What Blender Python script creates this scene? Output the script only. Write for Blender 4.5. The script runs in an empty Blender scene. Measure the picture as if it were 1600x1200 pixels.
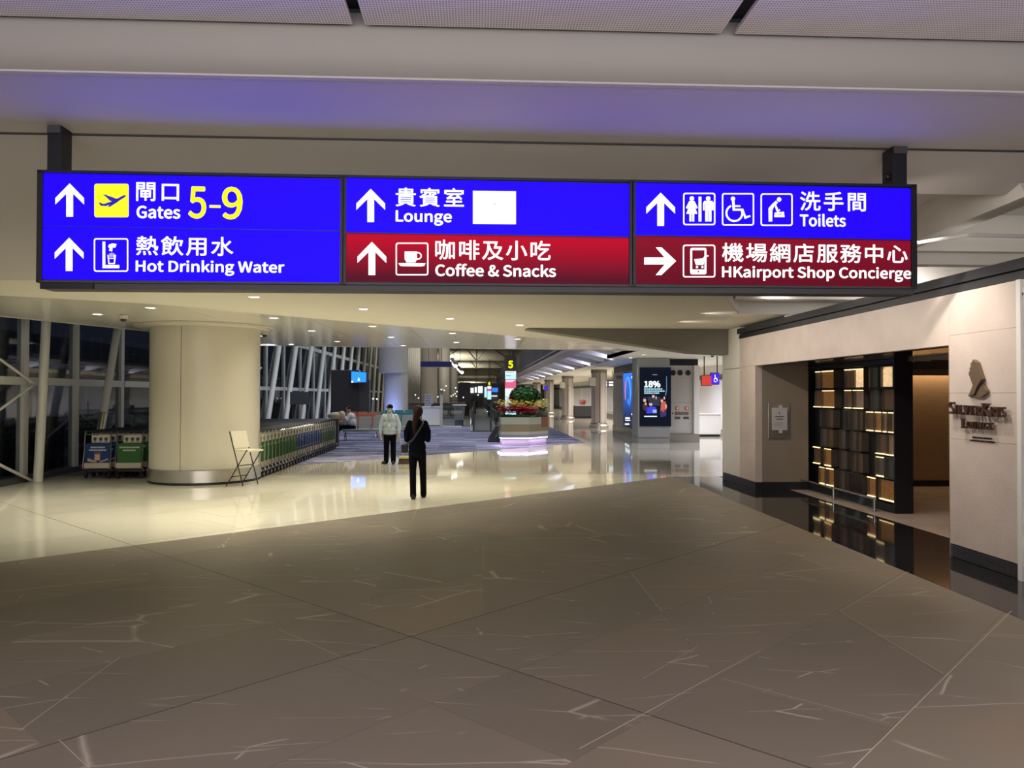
import bpy, bmesh, math, random, os
from mathutils import Vector, Matrix
random.seed(7)
C = bpy.context.scene.collection
D = bpy.data
PI = math.pi
def R(a): return math.radians(a)

# ---------------- camera, exposure, world, lights ----------------
F = 1200.0; CAMH = 1.8
cam = D.objects.new('camera', D.cameras.new('camera')); C.objects.link(cam)
cam.data.lens = F/1600*36; cam.data.sensor_width = 36; cam.data.clip_end = 900; cam.data.clip_start = 0.05
MC = Matrix.Translation((0, 0, CAMH)) @ Matrix.Rotation(-math.atan(56/F), 4, 'Z') @ Matrix.Rotation(PI/2+math.atan(17/F), 4, 'X') @ Matrix.Rotation(0.0025, 4, 'Z')
cam.matrix_world = MC
bpy.context.scene.camera = cam
vs = bpy.context.scene.view_settings
vs.view_transform = 'Standard'; vs.look = 'None'; vs.gamma = 1; vs.use_curve_mapping = False; vs.exposure = 0.1
sc = bpy.context.scene
sc.cycles.use_denoising = True
sc.cycles.max_bounces = 7; sc.cycles.diffuse_bounces = 4; sc.cycles.glossy_bounces = 3; sc.cycles.transparent_max_bounces = 12
sc.cycles.sample_clamp_indirect = 4; sc.cycles.caustics_reflective = False; sc.cycles.caustics_refractive = False
w = D.worlds.new('night_sky'); sc.world = w; w.use_nodes = True
w.node_tree.nodes['Background'].inputs[0].default_value = (0.045, 0.05, 0.075, 1)
w.node_tree.nodes['Background'].inputs[1].default_value = 0.25

def area(loc, sx, sy, power, col, rot=(0, 0, 0), spread=128, name='fill_panel'):  # unseen fill light unless named, no fitting is modelled
    l = D.lights.new(name, 'AREA'); l.shape = 'RECTANGLE'; l.size = sx; l.size_y = sy
    l.energy = power; l.color = col; l.spread = R(spread)
    o = D.objects.new(name, l); C.objects.link(o); o.location = loc; o.rotation_euler = rot
    return o
def spot(loc, to, power, col, ang=110, r=0.04, name='fill_spot'):  # unseen fill spot unless named, without a fitting
    l = D.lights.new(name, 'SPOT'); l.energy = power; l.color = col; l.spot_size = R(ang); l.spot_blend = 1.0; l.shadow_soft_size = r
    o = D.objects.new(name, l); C.objects.link(o); o.location = loc
    o.rotation_euler = (Vector(to)-Vector(loc)).to_track_quat('-Z', 'Y').to_euler(); return o
WARM = (1.0, 0.93, 0.76); NEUT = (1.0, 0.92, 0.84); COOL = (0.80, 0.86, 1.0); MAUVE = (1.0, 0.92, 0.93)
# added fill for the concourse light behind and above the camera
area((0, -3.0, 3.9), 8, 3, 230, NEUT)
area((-0.5, -6.0, 2.3), 13, 2.6, 200, (1.0, 0.93, 0.91), (R(100), 0, 0))  # added forward fill for beam face, cove and stone wall
area((0, -0.6, 2.3), 9, 1.2, 290, MAUVE, (R(168), 0, 0), spread=170)  # added uplight, stands in for floor bounce on the panels
area((-4.5, 2.4, 3.95), 3, 1.0, 34, NEUT)
area((2.5, 2.4, 3.95), 3, 1.0, 42, NEUT)
# added spots in the entrance bay that brighten the lounge wall
for y_ in (6.9, 8.4, 9.9, 11.4, 12.9, 14.4):
    spot((3.75, y_, 3.14 if y_ > 7 else 3.7), (5.3, y_, 1.4), 68, (1.0, 0.90, 0.80), 150)
# added fill panels under the low soffit that flood its floor
area((-3.6, 11.2, 3.12), 5.0, 2.0, 80, WARM, spread=100)
area((-1.6, 15.0, 3.12), 5.6, 2.2, 110, WARM, spread=110)
area((-7.6, 13.0, 3.12), 1.6, 2.4, 36, WARM, spread=110)
area((2.6, 16.6, 3.12), 3.0, 1.0, 36, WARM, spread=110)
area((-1.5, 20.6, 3.12), 8, 2.5, 130, WARM, spread=130)
# big hall beyond
area((-3, 42, 8.2), 9, 30, 1300, (0.88, 0.92, 1.0))
area((1.6, 27.0, 7.6), 3, 3, 230, (1.0, 0.95, 0.9), spread=100)  # added to brighten the planter flowers from above
spot((1.0, 23.3, 3.1), (1.9, 27.0, 0.9), 150, (1.0, 0.96, 0.88), 80)  # added spot that brightens the planter front
area((-1, 85, 8.2), 12, 40, 900, (1.0, 0.93, 0.82))
for y_, e_ in ((62, 900), (95, 1500), (128, 2200), (165, 3000), (210, 4000), (260, 5000), (320, 6000), (380, 6000)):
    spot((-4, y_, 4.2), (-3, y_+4, 9), e_, (1.0, 0.94, 0.78), 165, 0.15)  # added uplights that brighten the vault bays
for y_ in (22, 28, 34, 40, 47, 55): spot((-5.6, y_, 3.0), (-9.3, y_+1, 3.0), 45, (0.85, 0.95, 1.0), 140)  # added spots that brighten the glazing struts
# added fill lights for the right hand passage
for x_, y_ in ((5.8, 23.5), (7.6, 24.5), (6.6, 27.0)): spot((x_, y_, 3.14), (x_, y_, 0), 150, COOL, 130)
area((8.6, 45, 3.1), 1.6, 26, 900, (1.0, 0.92, 0.85))
area((9.8, 30, 3.0), 1.4, 12, 250, (0.86, 0.88, 1.0))
area((8.6, 80, 3.1), 2.6, 40, 900, (1.0, 0.92, 0.85))
# added spots inside the coffers that brighten their faces
for p_, q_, e_ in (((6.6, 7.5, 3.3), (7.5, 8.6, 3.9), 30), ((5.9, 8.0, 3.25), (5.0, 9.5, 4.0), 16), ((7.6, 9.6, 3.2), (7.4, 11.0, 4.0), 30), ((6.4, 10.6, 3.15), (6.2, 13.0, 3.5), 40), ((4.6, 11.5, 3.35), (5.0, 13.0, 3.35), 10), ((4.4, 9.8, 3.5), (4.4, 11.5, 3.9), 6)):
    spot(p_, q_, e_, NEUT, 150)

def ray(px, py):
    d = MC.to_3x3() @ Vector(((px-800)/F, (600-py)/F, -1.0))
    return d
def hit(px, py, p0, n):
    d = ray(px, py); o = Vector((0, 0, CAMH)); n = Vector(n)
    t = n.dot(Vector(p0)-o)/n.dot(d)
    return o+d*t
def atY(px, py, Y): return hit(px, py, (0, Y, 0), (0, 1, 0))
def atX(px, py, X): return hit(px, py, (X, 0, 0), (1, 0, 0))
def atZ(px, py, Z): return hit(px, py, (0, 0, Z), (0, 0, 1))
def gp(px, py): return atZ(px, py, 0)

# ---------------- materials ----------------
def mat(name, col, rough=0.5, metal=0.0, emit=None, es=1.0, spec=0.5, noise=0.0, nscale=8, bump=0.0, bscale=60, coat=0):
    m = D.materials.new(name); m.use_nodes = True
    nt = m.node_tree; b = nt.nodes['Principled BSDF']
    b.inputs['Base Color'].default_value = (*col, 1); b.inputs['Roughness'].default_value = rough
    b.inputs['Metallic'].default_value = metal; b.inputs['Specular IOR Level'].default_value = spec
    b.inputs['Coat Weight'].default_value = coat
    tc = nt.nodes.new('ShaderNodeTexCoord')
    if emit:
        b.inputs['Emission Color'].default_value = (*emit, 1); b.inputs['Emission Strength'].default_value = es
    n = nt.nodes.new('ShaderNodeTexNoise'); n.inputs['Scale'].default_value = nscale; n.inputs['Detail'].default_value = 5
    nt.links.new(tc.outputs['Object'], n.inputs['Vector'])
    if noise > 0:
        r = nt.nodes.new('ShaderNodeValToRGB')
        r.color_ramp.elements[0].position = 0.3; r.color_ramp.elements[1].position = 0.7
        r.color_ramp.elements[0].color = tuple(c*(1-noise) for c in col)+(1,)
        r.color_ramp.elements[1].color = tuple(min(1, c*(1+noise)) for c in col)+(1,)
        nt.links.new(n.outputs['Fac'], r.inputs['Fac']); nt.links.new(r.outputs['Color'], b.inputs['Base Color'])
    if bump > 0:
        n2 = nt.nodes.new('ShaderNodeTexNoise'); n2.inputs['Scale'].default_value = bscale
        nt.links.new(tc.outputs['Object'], n2.inputs['Vector'])
        bp = nt.nodes.new('ShaderNodeBump'); bp.inputs['Strength'].default_value = bump; bp.inputs['Distance'].default_value = 0.01
        nt.links.new(n2.outputs['Fac'], bp.inputs['Height']); nt.links.new(bp.outputs['Normal'], b.inputs['Normal'])
    return m
def glow(name, col, s=1.0):
    return mat(name, (0.02, 0.02, 0.02), 0.35, emit=col, es=s)
def glass(name, tint=(1, 1, 1), refl=0.12, rough=0.02):
    m = D.materials.new(name); m.use_nodes = True; nt = m.node_tree; nt.nodes.clear()
    o = nt.nodes.new('ShaderNodeOutputMaterial'); mx = nt.nodes.new('ShaderNodeMixShader')
    t = nt.nodes.new('ShaderNodeBsdfTransparent'); t.inputs[0].default_value = (*tint, 1)
    g = nt.nodes.new('ShaderNodeBsdfGlossy'); g.inputs['Roughness'].default_value = rough
    mx.inputs[0].default_value = refl
    nt.links.new(t.outputs[0], mx.inputs[1]); nt.links.new(g.outputs[0], mx.inputs[2]); nt.links.new(mx.outputs[0], o.inputs[0])
    return m

def stone_tile(name, cols, rough, vein, veinmix, spec=0.5, vscale=0.55, thin=0.006, rvar=0.0):
    """large format stone tile: tint per tile, cloudy tone, thin broken veins"""
    m = D.materials.new(name); m.use_nodes = True; nt = m.node_tree; b = nt.nodes['Principled BSDF']
    N = nt.nodes.new; L = nt.links.new
    tc = N('ShaderNodeTexCoord'); oi = N('ShaderNodeObjectInfo')
    mul = N('ShaderNodeVectorMath'); mul.operation = 'MULTIPLY'; mul.inputs[1].default_value = (37, 23, 11)
    L(oi.outputs['Random'], mul.inputs[0])
    add = N('ShaderNodeVectorMath'); add.operation = 'ADD'; L(tc.outputs['Object'], add.inputs[0]); L(mul.outputs[0], add.inputs[1])
    n1 = N('ShaderNodeTexNoise'); n1.inputs['Scale'].default_value = 0.9; n1.inputs['Detail'].default_value = 6; L(add.outputs[0], n1.inputs['Vector'])
    sub = N('ShaderNodeMath'); sub.operation = 'MULTIPLY_ADD'; L(oi.outputs['Random'], sub.inputs[0]); sub.inputs[1].default_value = 0.55
    sc1 = N('ShaderNodeMath'); sc1.operation = 'MULTIPLY_ADD'; L(n1.outputs['Fac'], sc1.inputs[0]); sc1.inputs[1].default_value = 0.9; sc1.inputs[2].default_value = -0.22
    L(sc1.outputs[0], sub.inputs[2])
    r = N('ShaderNodeValToRGB'); L(sub.outputs[0], r.inputs['Fac'])
    e = r.color_ramp.elements
    while len(e) < len(cols): e.new(0.5)
    for i, c in enumerate(cols):
        e[i].position = i/(len(cols)-1); e[i].color = (*c, 1)
    # veins
    n2 = N('ShaderNodeTexNoise'); n2.inputs['Scale'].default_value = 1.3; n2.inputs['Detail'].default_value = 4; L(add.outputs[0], n2.inputs['Vector'])
    mix = N('ShaderNodeMixRGB'); mix.inputs[0].default_value = 0.09; L(add.outputs[0], mix.inputs[1]); L(n2.outputs['Color'], mix.inputs[2])
    mp = N('ShaderNodeMapping'); mp.inputs['Scale'].default_value = (0.5, 1.7, 0.0); mp.inputs['Rotation'].default_value = (0, 0, 0.35); L(mix.outputs[0], mp.inputs['Vector'])
    v = N('ShaderNodeTexVoronoi'); v.feature = 'DISTANCE_TO_EDGE'; v.inputs['Scale'].default_value = vscale; L(mp.outputs[0], v.inputs['Vector'])
    vr = N('ShaderNodeValToRGB'); vr.color_ramp.elements[0].position = thin*0.4; vr.color_ramp.elements[0].color = (1, 1, 1, 1)
    vr.color_ramp.elements[1].position = thin; vr.color_ramp.elements[1].color = (0, 0, 0, 1); L(v.outputs['Distance'], vr.inputs['Fac'])
    n3 = N('ShaderNodeTexNoise'); n3.inputs['Scale'].default_value = 0.95; L(add.outputs[0], n3.inputs['Vector'])
    mr = N('ShaderNodeValToRGB'); mr.color_ramp.elements[0].position = 0.46; mr.color_ramp.elements[1].position = 0.53; L(n3.outputs['Fac'], mr.inputs['Fac'])
    mm = N('ShaderNodeMath'); mm.operation = 'MULTIPLY'; L(vr.outputs[0], mm.inputs[0]); L(mr.outputs[0], mm.inputs[1])
    mpb = N('ShaderNodeMapping'); mpb.inputs['Scale'].default_value = (0.55, 1.9, 0.0); mpb.inputs['Rotation'].default_value = (0, 0, -0.3); L(mix.outputs[0], mpb.inputs['Vector'])
    vb = N('ShaderNodeTexVoronoi'); vb.feature = 'DISTANCE_TO_EDGE'; vb.inputs['Scale'].default_value = vscale*2.1; L(mpb.outputs[0], vb.inputs['Vector'])
    vrb = N('ShaderNodeValToRGB'); vrb.color_ramp.elements[0].position = thin*0.5; vrb.color_ramp.elements[0].color = (1, 1, 1, 1)
    vrb.color_ramp.elements[1].position = thin*1.3; vrb.color_ramp.elements[1].color = (0, 0, 0, 1); L(vb.outputs['Distance'], vrb.inputs['Fac'])
    n4 = N('ShaderNodeTexNoise'); n4.inputs['Scale'].default_value = 2.3; n4.inputs['Detail'].default_value = 3; L(mpb.outputs[0], n4.inputs['Vector'])
    mrb = N('ShaderNodeValToRGB'); mrb.color_ramp.elements[0].position = 0.52; mrb.color_ramp.elements[1].position = 0.6; L(n4.outputs['Fac'], mrb.inputs['Fac'])
    mmb = N('ShaderNodeMath'); mmb.operation = 'MULTIPLY'; L(vrb.outputs[0], mmb.inputs[0]); L(mrb.outputs[0], mmb.inputs[1])
    mx2 = N('ShaderNodeMath'); mx2.operation = 'MAXIMUM'; L(mm.outputs[0], mx2.inputs[0]); L(mmb.outputs[0], mx2.inputs[1])
    m2 = N('ShaderNodeMath'); m2.operation = 'MULTIPLY'; L(mx2.outputs[0], m2.inputs[0]); m2.inputs[1].default_value = veinmix
    fm = N('ShaderNodeMixRGB'); L(m2.outputs[0], fm.inputs[0]); L(r.outputs[0], fm.inputs[1]); fm.inputs[2].default_value = (*vein, 1)
    L(fm.outputs[0], b.inputs['Base Color'])
    b.inputs['Roughness'].default_value = rough; b.inputs['Specular IOR Level'].default_value = spec
    return m

def perforated(name, base, hole, px, py, w=0.5):
    m = D.materials.new(name); m.use_nodes = True; nt = m.node_tree; b = nt.nodes['Principled BSDF']
    N = nt.nodes.new; L = nt.links.new
    tc = N('ShaderNodeTexCoord'); sp = N('ShaderNodeSeparateXYZ'); L(tc.outputs['Object'], sp.inputs[0])
    def cell(out, pitch, t):
        a = N('ShaderNodeMath'); a.operation = 'DIVIDE'; L(out, a.inputs[0]); a.inputs[1].default_value = pitch
        f = N('ShaderNodeMath'); f.operation = 'FRACT'; L(a.outputs[0], f.inputs[0])
        g = N('ShaderNodeMath'); g.operation = 'GREATER_THAN'; L(f.outputs[0], g.inputs[0]); g.inputs[1].default_value = t
        return g.outputs[0]
    mu = N('ShaderNodeMath'); mu.operation = 'MULTIPLY'; L(cell(sp.outputs[0], px, w), mu.inputs[0]); L(cell(sp.outputs[1], py, w), mu.inputs[1])
    fm = N('ShaderNodeMixRGB'); L(mu.outputs[0], fm.inputs[0]); fm.inputs[1].default_value = (*base, 1); fm.inputs[2].default_value = (*hole, 1)
    L(fm.outputs[0], b.inputs['Base Color']); b.inputs['Roughness'].default_value = 0.5
    bp = N('ShaderNodeBump'); bp.invert = True; bp.inputs['Strength'].default_value = 0.4; bp.inputs['Distance'].default_value = 0.003
    L(mu.outputs[0], bp.inputs['Height']); L(bp.outputs['Normal'], b.inputs['Normal'])
    return m

M = {}
M['brown'] = stone_tile('brown_stone', [(0.16, 0.135, 0.098), (0.18, 0.155, 0.12), (0.20, 0.17, 0.13), (0.235, 0.175, 0.115)], 0.42, (0.50, 0.45, 0.36), 0.85, 0.35, 0.6, 0.0048)
M['cream'] = stone_tile('cream_porcelain', [(0.66, 0.63, 0.50), (0.70, 0.67, 0.545), (0.73, 0.70, 0.57)], 0.035, (0.5, 0.46, 0.36), 0.18, 0.6, 0.4, 0.01)
M['tan'] = stone_tile('tan_porcelain', [(0.50, 0.465, 0.39), (0.53, 0.49, 0.41), (0.56, 0.52, 0.43)], 0.045, (0.5, 0.46, 0.36), 0.1, 0.6, 0.4, 0.01)
M['blackstone'] = stone_tile('black_granite', [(0.012, 0.012, 0.014), (0.017, 0.016, 0.017), (0.022, 0.021, 0.021)], 0.05, (0.06, 0.06, 0.06), 0.2, 0.5)
M['joint'] = mat('joint', (0.045, 0.038, 0.03), 0.7)
M['grout'] = mat('grout', (0.25, 0.22, 0.175), 0.7)
M['lightjoint'] = mat('light_joint', (0.50, 0.44, 0.34), 0.6)
M['groutc'] = mat('grout_cream', (0.22, 0.2, 0.15), 0.7)
M['jointlight'] = mat('joint_light', (0.16, 0.15, 0.12), 0.6)
M['pinkstone'] = mat('pink_marble', (0.50, 0.40, 0.34), 0.25, noise=0.12, nscale=2)
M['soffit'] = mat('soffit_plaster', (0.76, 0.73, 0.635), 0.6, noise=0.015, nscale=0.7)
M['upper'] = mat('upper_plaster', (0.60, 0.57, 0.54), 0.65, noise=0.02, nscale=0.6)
M['beam'] = mat('upper_plaster_dimmed', (0.37, 0.355, 0.335), 0.65, noise=0.02, nscale=0.6)  # upper plaster darkened, the beam face's shade put into its colour
M['strip'] = mat('linear_ceiling', (0.74, 0.72, 0.63), 0.17, noise=0.01)
M['perf'] = perforated('perforated_panel', (0.88, 0.83, 0.85), (0.34, 0.31, 0.32), 0.018, 0.026, 0.45)
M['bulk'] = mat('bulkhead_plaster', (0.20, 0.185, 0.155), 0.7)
M['black'] = mat('black_metal', (0.018, 0.019, 0.024), 0.38, 0.3)
M['darkgrey'] = mat('dark_grey', (0.06, 0.06, 0.068), 0.5)
M['steel'] = mat('steel', (0.62, 0.62, 0.62), 0.22, 0.95, noise=0.05, nscale=20)
M['brushed'] = mat('brushed_steel', (0.50, 0.48, 0.43), 0.26, 0.85, noise=0.06, nscale=3)
M['white'] = mat('white_paint', (0.74, 0.73, 0.70), 0.4)
M['offwhite'] = mat('offwhite', (0.60, 0.59, 0.55), 0.45)
M['colcream'] = mat('column_enamel', (0.60, 0.57, 0.47), 0.32, noise=0.015, nscale=0.8)
M['mullion'] = mat('mullion_paint', (0.62, 0.63, 0.60), 0.4, noise=0.03, nscale=2)
M['rubber'] = mat('black_rubber', (0.02, 0.02, 0.02), 0.8)
M['tube'] = mat('tube_paint', (0.66, 0.66, 0.62), 0.35)
M['glass'] = glass('clear_glass', (0.70, 0.75, 0.78), 0.10)
M['clear'] = glass('thin_glass', (0.86, 0.92, 0.92), 0.12)
M['smoked'] = glass('smoked_glass', (0.4, 0.33, 0.25), 0.15)

# ---------------- object helpers ----------------
def meta(o, label=None, cat=None, group=None, kind=None):
    if label: o['label'] = label
    if cat: o['category'] = cat
    if group: o['group'] = group
    if kind: o['kind'] = kind
    return o
def thing(name, loc, label, cat, group=None, rz=0):
    o = D.objects.new(name, None); C.objects.link(o); o.location = loc; o.rotation_euler = (0, 0, rz); o.empty_display_size = 0.1
    return meta(o, label, cat, group)
def struct_root(name, label=None, loc=(0, 0, 0)):
    o = D.objects.new(name, None); C.objects.link(o); o.location = loc; o['kind'] = 'structure'
    if label: o['label'] = label
    return o
def rootloc(o):
    v = Vector((0, 0, 0))
    while o is not None:
        v += Vector(o.location); o = o.parent
    return v
class MB:
    def __init__(s): s.v = []; s.f = []; s.sm = False
    def add(s, vs, fs):
        n = len(s.v); s.v += [Vector(v) for v in vs]; s.f += [[i+n for i in f] for f in fs]; return s
    def box(s, x0, x1, y0, y1, z0, z1):
        if x0 > x1: x0, x1 = x1, x0
        if y0 > y1: y0, y1 = y1, y0
        if z0 > z1: z0, z1 = z1, z0
        return s.add([(x0, y0, z0), (x1, y0, z0), (x1, y1, z0), (x0, y1, z0), (x0, y0, z1), (x1, y0, z1), (x1, y1, z1), (x0, y1, z1)],
                     [(0, 3, 2, 1), (4, 5, 6, 7), (0, 1, 5, 4), (1, 2, 6, 5), (2, 3, 7, 6), (3, 0, 4, 7)])
    def cham(s, x0, x1, y0, y1, z0, z1, c=0.01):
        # box with chamfered edges
        b = bmesh.new(); bmesh.ops.create_cube(b, size=1)
        for v in b.verts:
            v.co = Vector(((x0+x1)/2+v.co.x*(x1-x0), (y0+y1)/2+v.co.y*(y1-y0), (z0+z1)/2+v.co.z*(z1-z0)))
        bmesh.ops.bevel(b, geom=list(b.edges), offset=c, segments=2, affect='EDGES', profile=0.6)
        b.verts.index_update()
        s.add([v.co.copy() for v in b.verts], [[v.index for v in f.verts] for f in b.faces]); b.free(); return s
    def prism(s, pts, z0, z1):
        n = len(pts)
        vs = [(p[0], p[1], z0) for p in pts]+[(p[0], p[1], z1) for p in pts]
        fs = [list(range(n))[::-1], list(range(n, 2*n))]+[(i, (i+1) % n, n+(i+1) % n, n+i) for i in range(n)]
        return s.add(vs, fs)
    def extr(s, pts3, d):
        """closed planar polygon in 3D pushed by vector d"""
        n = len(pts3); d = Vector(d)
        vs = [Vector(p) for p in pts3]+[Vector(p)+d for p in pts3]
        fs = [list(range(n))[::-1], list(range(n, 2*n))]+[(i, (i+1) % n, n+(i+1) % n, n+i) for i in range(n)]
        return s.add(vs, fs)
    def quad(s, *p): return s.add(p, [tuple(range(len(p)))])
    def tube(s, pts, r, n=8, r1=None, cap=True):
        pts = [Vector(p) for p in pts]; m = len(pts); rings = []
        up = None; base = len(s.v)
        for i, p in enumerate(pts):
            if i == 0: t = pts[1]-p
            elif i == m-1: t = p-pts[i-1]
            else: t = (pts[i+1]-p).normalized()+(p-pts[i-1]).normalized()
            t.normalize()
            if up is None: up = t.orthogonal().normalized()
            else:
                up = (up-t*up.dot(t))
                up = up.normalized() if up.length > 1e-6 else t.orthogonal().normalized()
            w_ = t.cross(up); rr = r if r1 is None else r+(r1-r)*i/(m-1)
            for k in range(n):
                a = 2*PI*k/n; s.v.append(p+up*math.cos(a)*rr+w_*math.sin(a)*rr)
        for i in range(m-1):
            for k in range(n):
                a = base+i*n+k; b2 = base+i*n+(k+1) % n; s.f.append([a, b2, b2+n, a+n])
        if cap: s.f.append([base+k for k in range(n)][::-1]); s.f.append([base+(m-1)*n+k for k in range(n)])
        return s
    def lathe(s, prof, c=(0, 0, 0), n=32, a0=0, a1=2*PI, ax=1, ay=1):
        c = Vector(c); base = len(s.v); full = abs(a1-a0-2*PI) < 1e-6; k = n if full else n+1; m = len(prof)
        for i in range(k):
            a = a0+(a1-a0)*i/n
            for (r_, z) in prof: s.v.append(c+Vector((r_*math.cos(a)*ax, r_*math.sin(a)*ay, z)))
        for i in range(n):
            j = (i+1) % k
            for q in range(m-1): s.f.append([base+i*m+q, base+j*m+q, base+j*m+q+1, base+i*m+q+1])
        return s
    def ball(s, c, r, n=12, m=8):
        rx, ry, rz = (r, r, r) if not hasattr(r, '__len__') else r
        c = Vector(c); base = len(s.v)
        s.v.append(c+Vector((0, 0, -rz)))
        for j in range(1, m):
            t = -PI/2+PI*j/m
            for i in range(n):
                a = 2*PI*i/n; s.v.append(c+Vector((rx*math.cos(t)*math.cos(a), ry*math.cos(t)*math.sin(a), rz*math.sin(t))))
        s.v.append(c+Vector((0, 0, rz))); top = len(s.v)-1
        for i in range(n):
            s.f.append([base, base+1+(i+1) % n, base+1+i]); l = base+1+(m-2)*n
            s.f.append([top, l+i, l+(i+1) % n])
            for j in range(m-2):
                a = base+1+j*n+i; b2 = base+1+j*n+(i+1) % n; s.f.append([a, b2, b2+n, a+n])
        return s
    def xf(s, mtx):
        s.v = [mtx @ v for v in s.v]; return s
    def build(s, name, m, parent=None, world=True, smooth=False, fix=True):
        off = rootloc(parent) if (parent is not None and world) else Vector((0, 0, 0))
        me = D.meshes.new(name); me.from_pydata([tuple(v-off) for v in s.v], [], s.f)
        if fix:
            b = bmesh.new(); b.from_mesh(me); bmesh.ops.recalc_face_normals(b, faces=b.faces); b.to_mesh(me); b.free()
        if smooth or s.sm:
            me.polygons.foreach_set('use_smooth', [True]*len(me.polygons))
            me.set_sharp_from_angle(angle=R(38))
        me.materials.append(m); me.update()
        o = D.objects.new(name, me); C.objects.link(o)
        if parent is not None: o.parent = parent
        return o
def copy_tree(o, parent=None):
    c = o.copy(); C.objects.link(c)
    if parent is not None: c.parent = parent
    for ch in o.children: copy_tree(ch, c)
    return c
_tx = {}
try: SANS = D.fonts.load(os.path.join(bpy.utils.system_resource('DATAFILES', path='fonts'), 'Noto Sans CJK Regular.woff2'))
except Exception: SANS = None
def text_data(s, emb=0.0, spacing=1.0, extrude=0.0):
    cu = D.curves.new('lettering', 'FONT'); cu.body = s; cu.size = 1; cu.offset = 0
    if SANS and all(ord(c) < 256 for c in s): cu.font = SANS
    cu.size = 1; cu.space_character = spacing; cu.extrude = extrude; cu.resolution_u = 4
    o = D.objects.new('lettering', cu); C.objects.link(o)
    dg = bpy.context.evaluated_depsgraph_get(); dg.update()
    me = D.meshes.new_from_object(o.evaluated_get(dg))
    vs = [v.co.copy() for v in me.vertices]; fs = [list(p.vertices) for p in me.polygons]
    D.objects.remove(o); D.curves.remove(cu); D.meshes.remove(me)
    if emb > 0:
        base = list(vs); bf = list(fs); vs = []; fs = []
        for k in range(8):
            a_ = 2*PI*k/8; n_ = len(vs); z_ = 0.0
            vs += [v+Vector((math.cos(a_)*emb*1.5, math.sin(a_)*emb*1.5, z_)) for v in base]; fs += [[i+n_ for i in f] for f in bf]
    xs = [v.x for v in vs]; ys = [v.y for v in vs]
    return vs, fs, min(xs), max(xs), min(ys), max(ys)
def text_on(s, fmap, w_, h, emb=0.0, spacing=1.0, d=0.0):
    """lettering fitted in a w x h rectangle centred on the map's origin; fmap(u, v, d) gives a 3D point. d>0: raised"""
    vs, fs, x0, x1, y0, y1 = text_data(s, emb, spacing, 0.5 if d > 0 else 0)
    mb = MB(); mb.add([fmap(((v.x-x0)/(x1-x0)-0.5)*w_, ((v.y-y0)/(y1-y0)-0.5)*h, (v.z+0.5)*d if d > 0 else 0) for v in vs], fs)
    return mb

# ================= FLOOR =================
floor = struct_root('floor')
def clip(poly, a, b, c):
    """keep a*x+b*y<=c"""
    out = []
    for i in range(len(poly)):
        p, q = poly[i], poly[(i+1) % len(poly)]
        dp = a*p[0]+b*p[1]-c; dq = a*q[0]+b*q[1]-c
        if dp <= 0: out.append(p)
        if (dp < 0 < dq) or (dq < 0 < dp):
            t = dp/(dp-dq); out.append((p[0]+(q[0]-p[0])*t, p[1]+(q[1]-p[1])*t))
    return out
def area2(p): return abs(sum(p[i][0]*p[(i+1) % len(p)][1]-p[(i+1) % len(p)][0]*p[i][1] for i in range(len(p))))/2
def split(poly, a, b, c, gap):
    n = math.hypot(a, b)*gap/2
    return clip(poly, a, b, c-n), clip(poly, -a, -b, -c-n)
# rows between lines Y-X=c ; cuts: ('e', s) -> X+Y=s ; ('x', X)
CUT = {1.83: [], }
def pave(region, m, c0, c1, step, seed, fixed={}, gap=0.0022, top=0.0):
    rnd = random.Random(seed); c = c0
    while c < c1:
        hi = c+step
        row = clip(clip(region, -1, 1, hi-gap*0.7), 1, -1, -c-gap*0.7)
        if len(row) >= 3 and area2(row) > 0.004:
            smin = min(p[0]+p[1] for p in row); smax = max(p[0]+p[1] for p in row)
            key = [k for k in fixed if abs(k-c) < 0.2]
            cuts = list(fixed[key[0]]) if key else []
            lo_s = smin
            cand = smin+rnd.uniform(1.2, 3.0)
            ks = [(q[1] if q[0] == 'e' else 2*q[1]+c+step/2) for q in cuts]
            while cand < smax-1.0:
                if all(abs(cand-k) > 1.6 for k in ks):
                    cuts.append(('e', cand) if rnd.random() < 0.62 else ('x', (cand-c-step/2)/2)); ks.append(cand)
                cand += rnd.uniform(2.4, 4.2)
            pieces = [row]
            for q in cuts:
                nx = []
                for p in pieces:
                    a, b, cc = (1, 1, q[1]) if q[0] == 'e' else (1, 0, q[1])
                    for h in split(p, a, b, cc, gap):
                        if len(h) >= 3 and area2(h) > 0.003: nx.append(h)
                pieces = nx
            for p in pieces:
                mb = MB(); mb.prism(p, -0.02, top+rnd.uniform(-0.0004, 0.0004)); mb.build('tile', m, floor)
        c = hi
k = (16.87-4.68)/13.7
brown = [(-9.3, -3), (4.4, -3), (4.4, 16.87), (-9.3, 4.68)]
fx = {6.25: [('e', 5.29), ('x', 0.07), ('x', -4.3)], 3.3: [('x', 1.55), ('e', 5.29), ('e', 4.26), ('x', -2.45)],
      4.78: [('e', 5.29), ('x', 1.55), ('e', 4.26), ('e', -0.4)], 1.83: [('e', 6.34), ('x', 3.01), ('e', 5.29), ('x', -0.2)],
      0.36: [('e', 5.29), ('e', 8.6)], 7.72: [('e', 5.29), ('x', -0.93)], 9.2: [('e', 5.29)]}
pave(brown, M['brown'], 1.83-1.475*8, 15, 1.475, 3, fx)
cream = [(-9.2, 4.78), (4.4, 16.89), (4.4, 17.35), (-9.2, 17.35)]
pave(cream, M['cream'], 6.25-1.475*3, 27, 1.475, 5, {6.25: [('e', 5.29)], 7.72: [('e', 5.29)], 9.2: [('e', 5.29)], 10.67: [('e', 5.29)], 12.1: [('e', 5.29)]}, gap=0.005)
tan = [(-9.2, 17.356), (11.0, 17.356), (11.0, 30), (-9.2, 30)]
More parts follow.
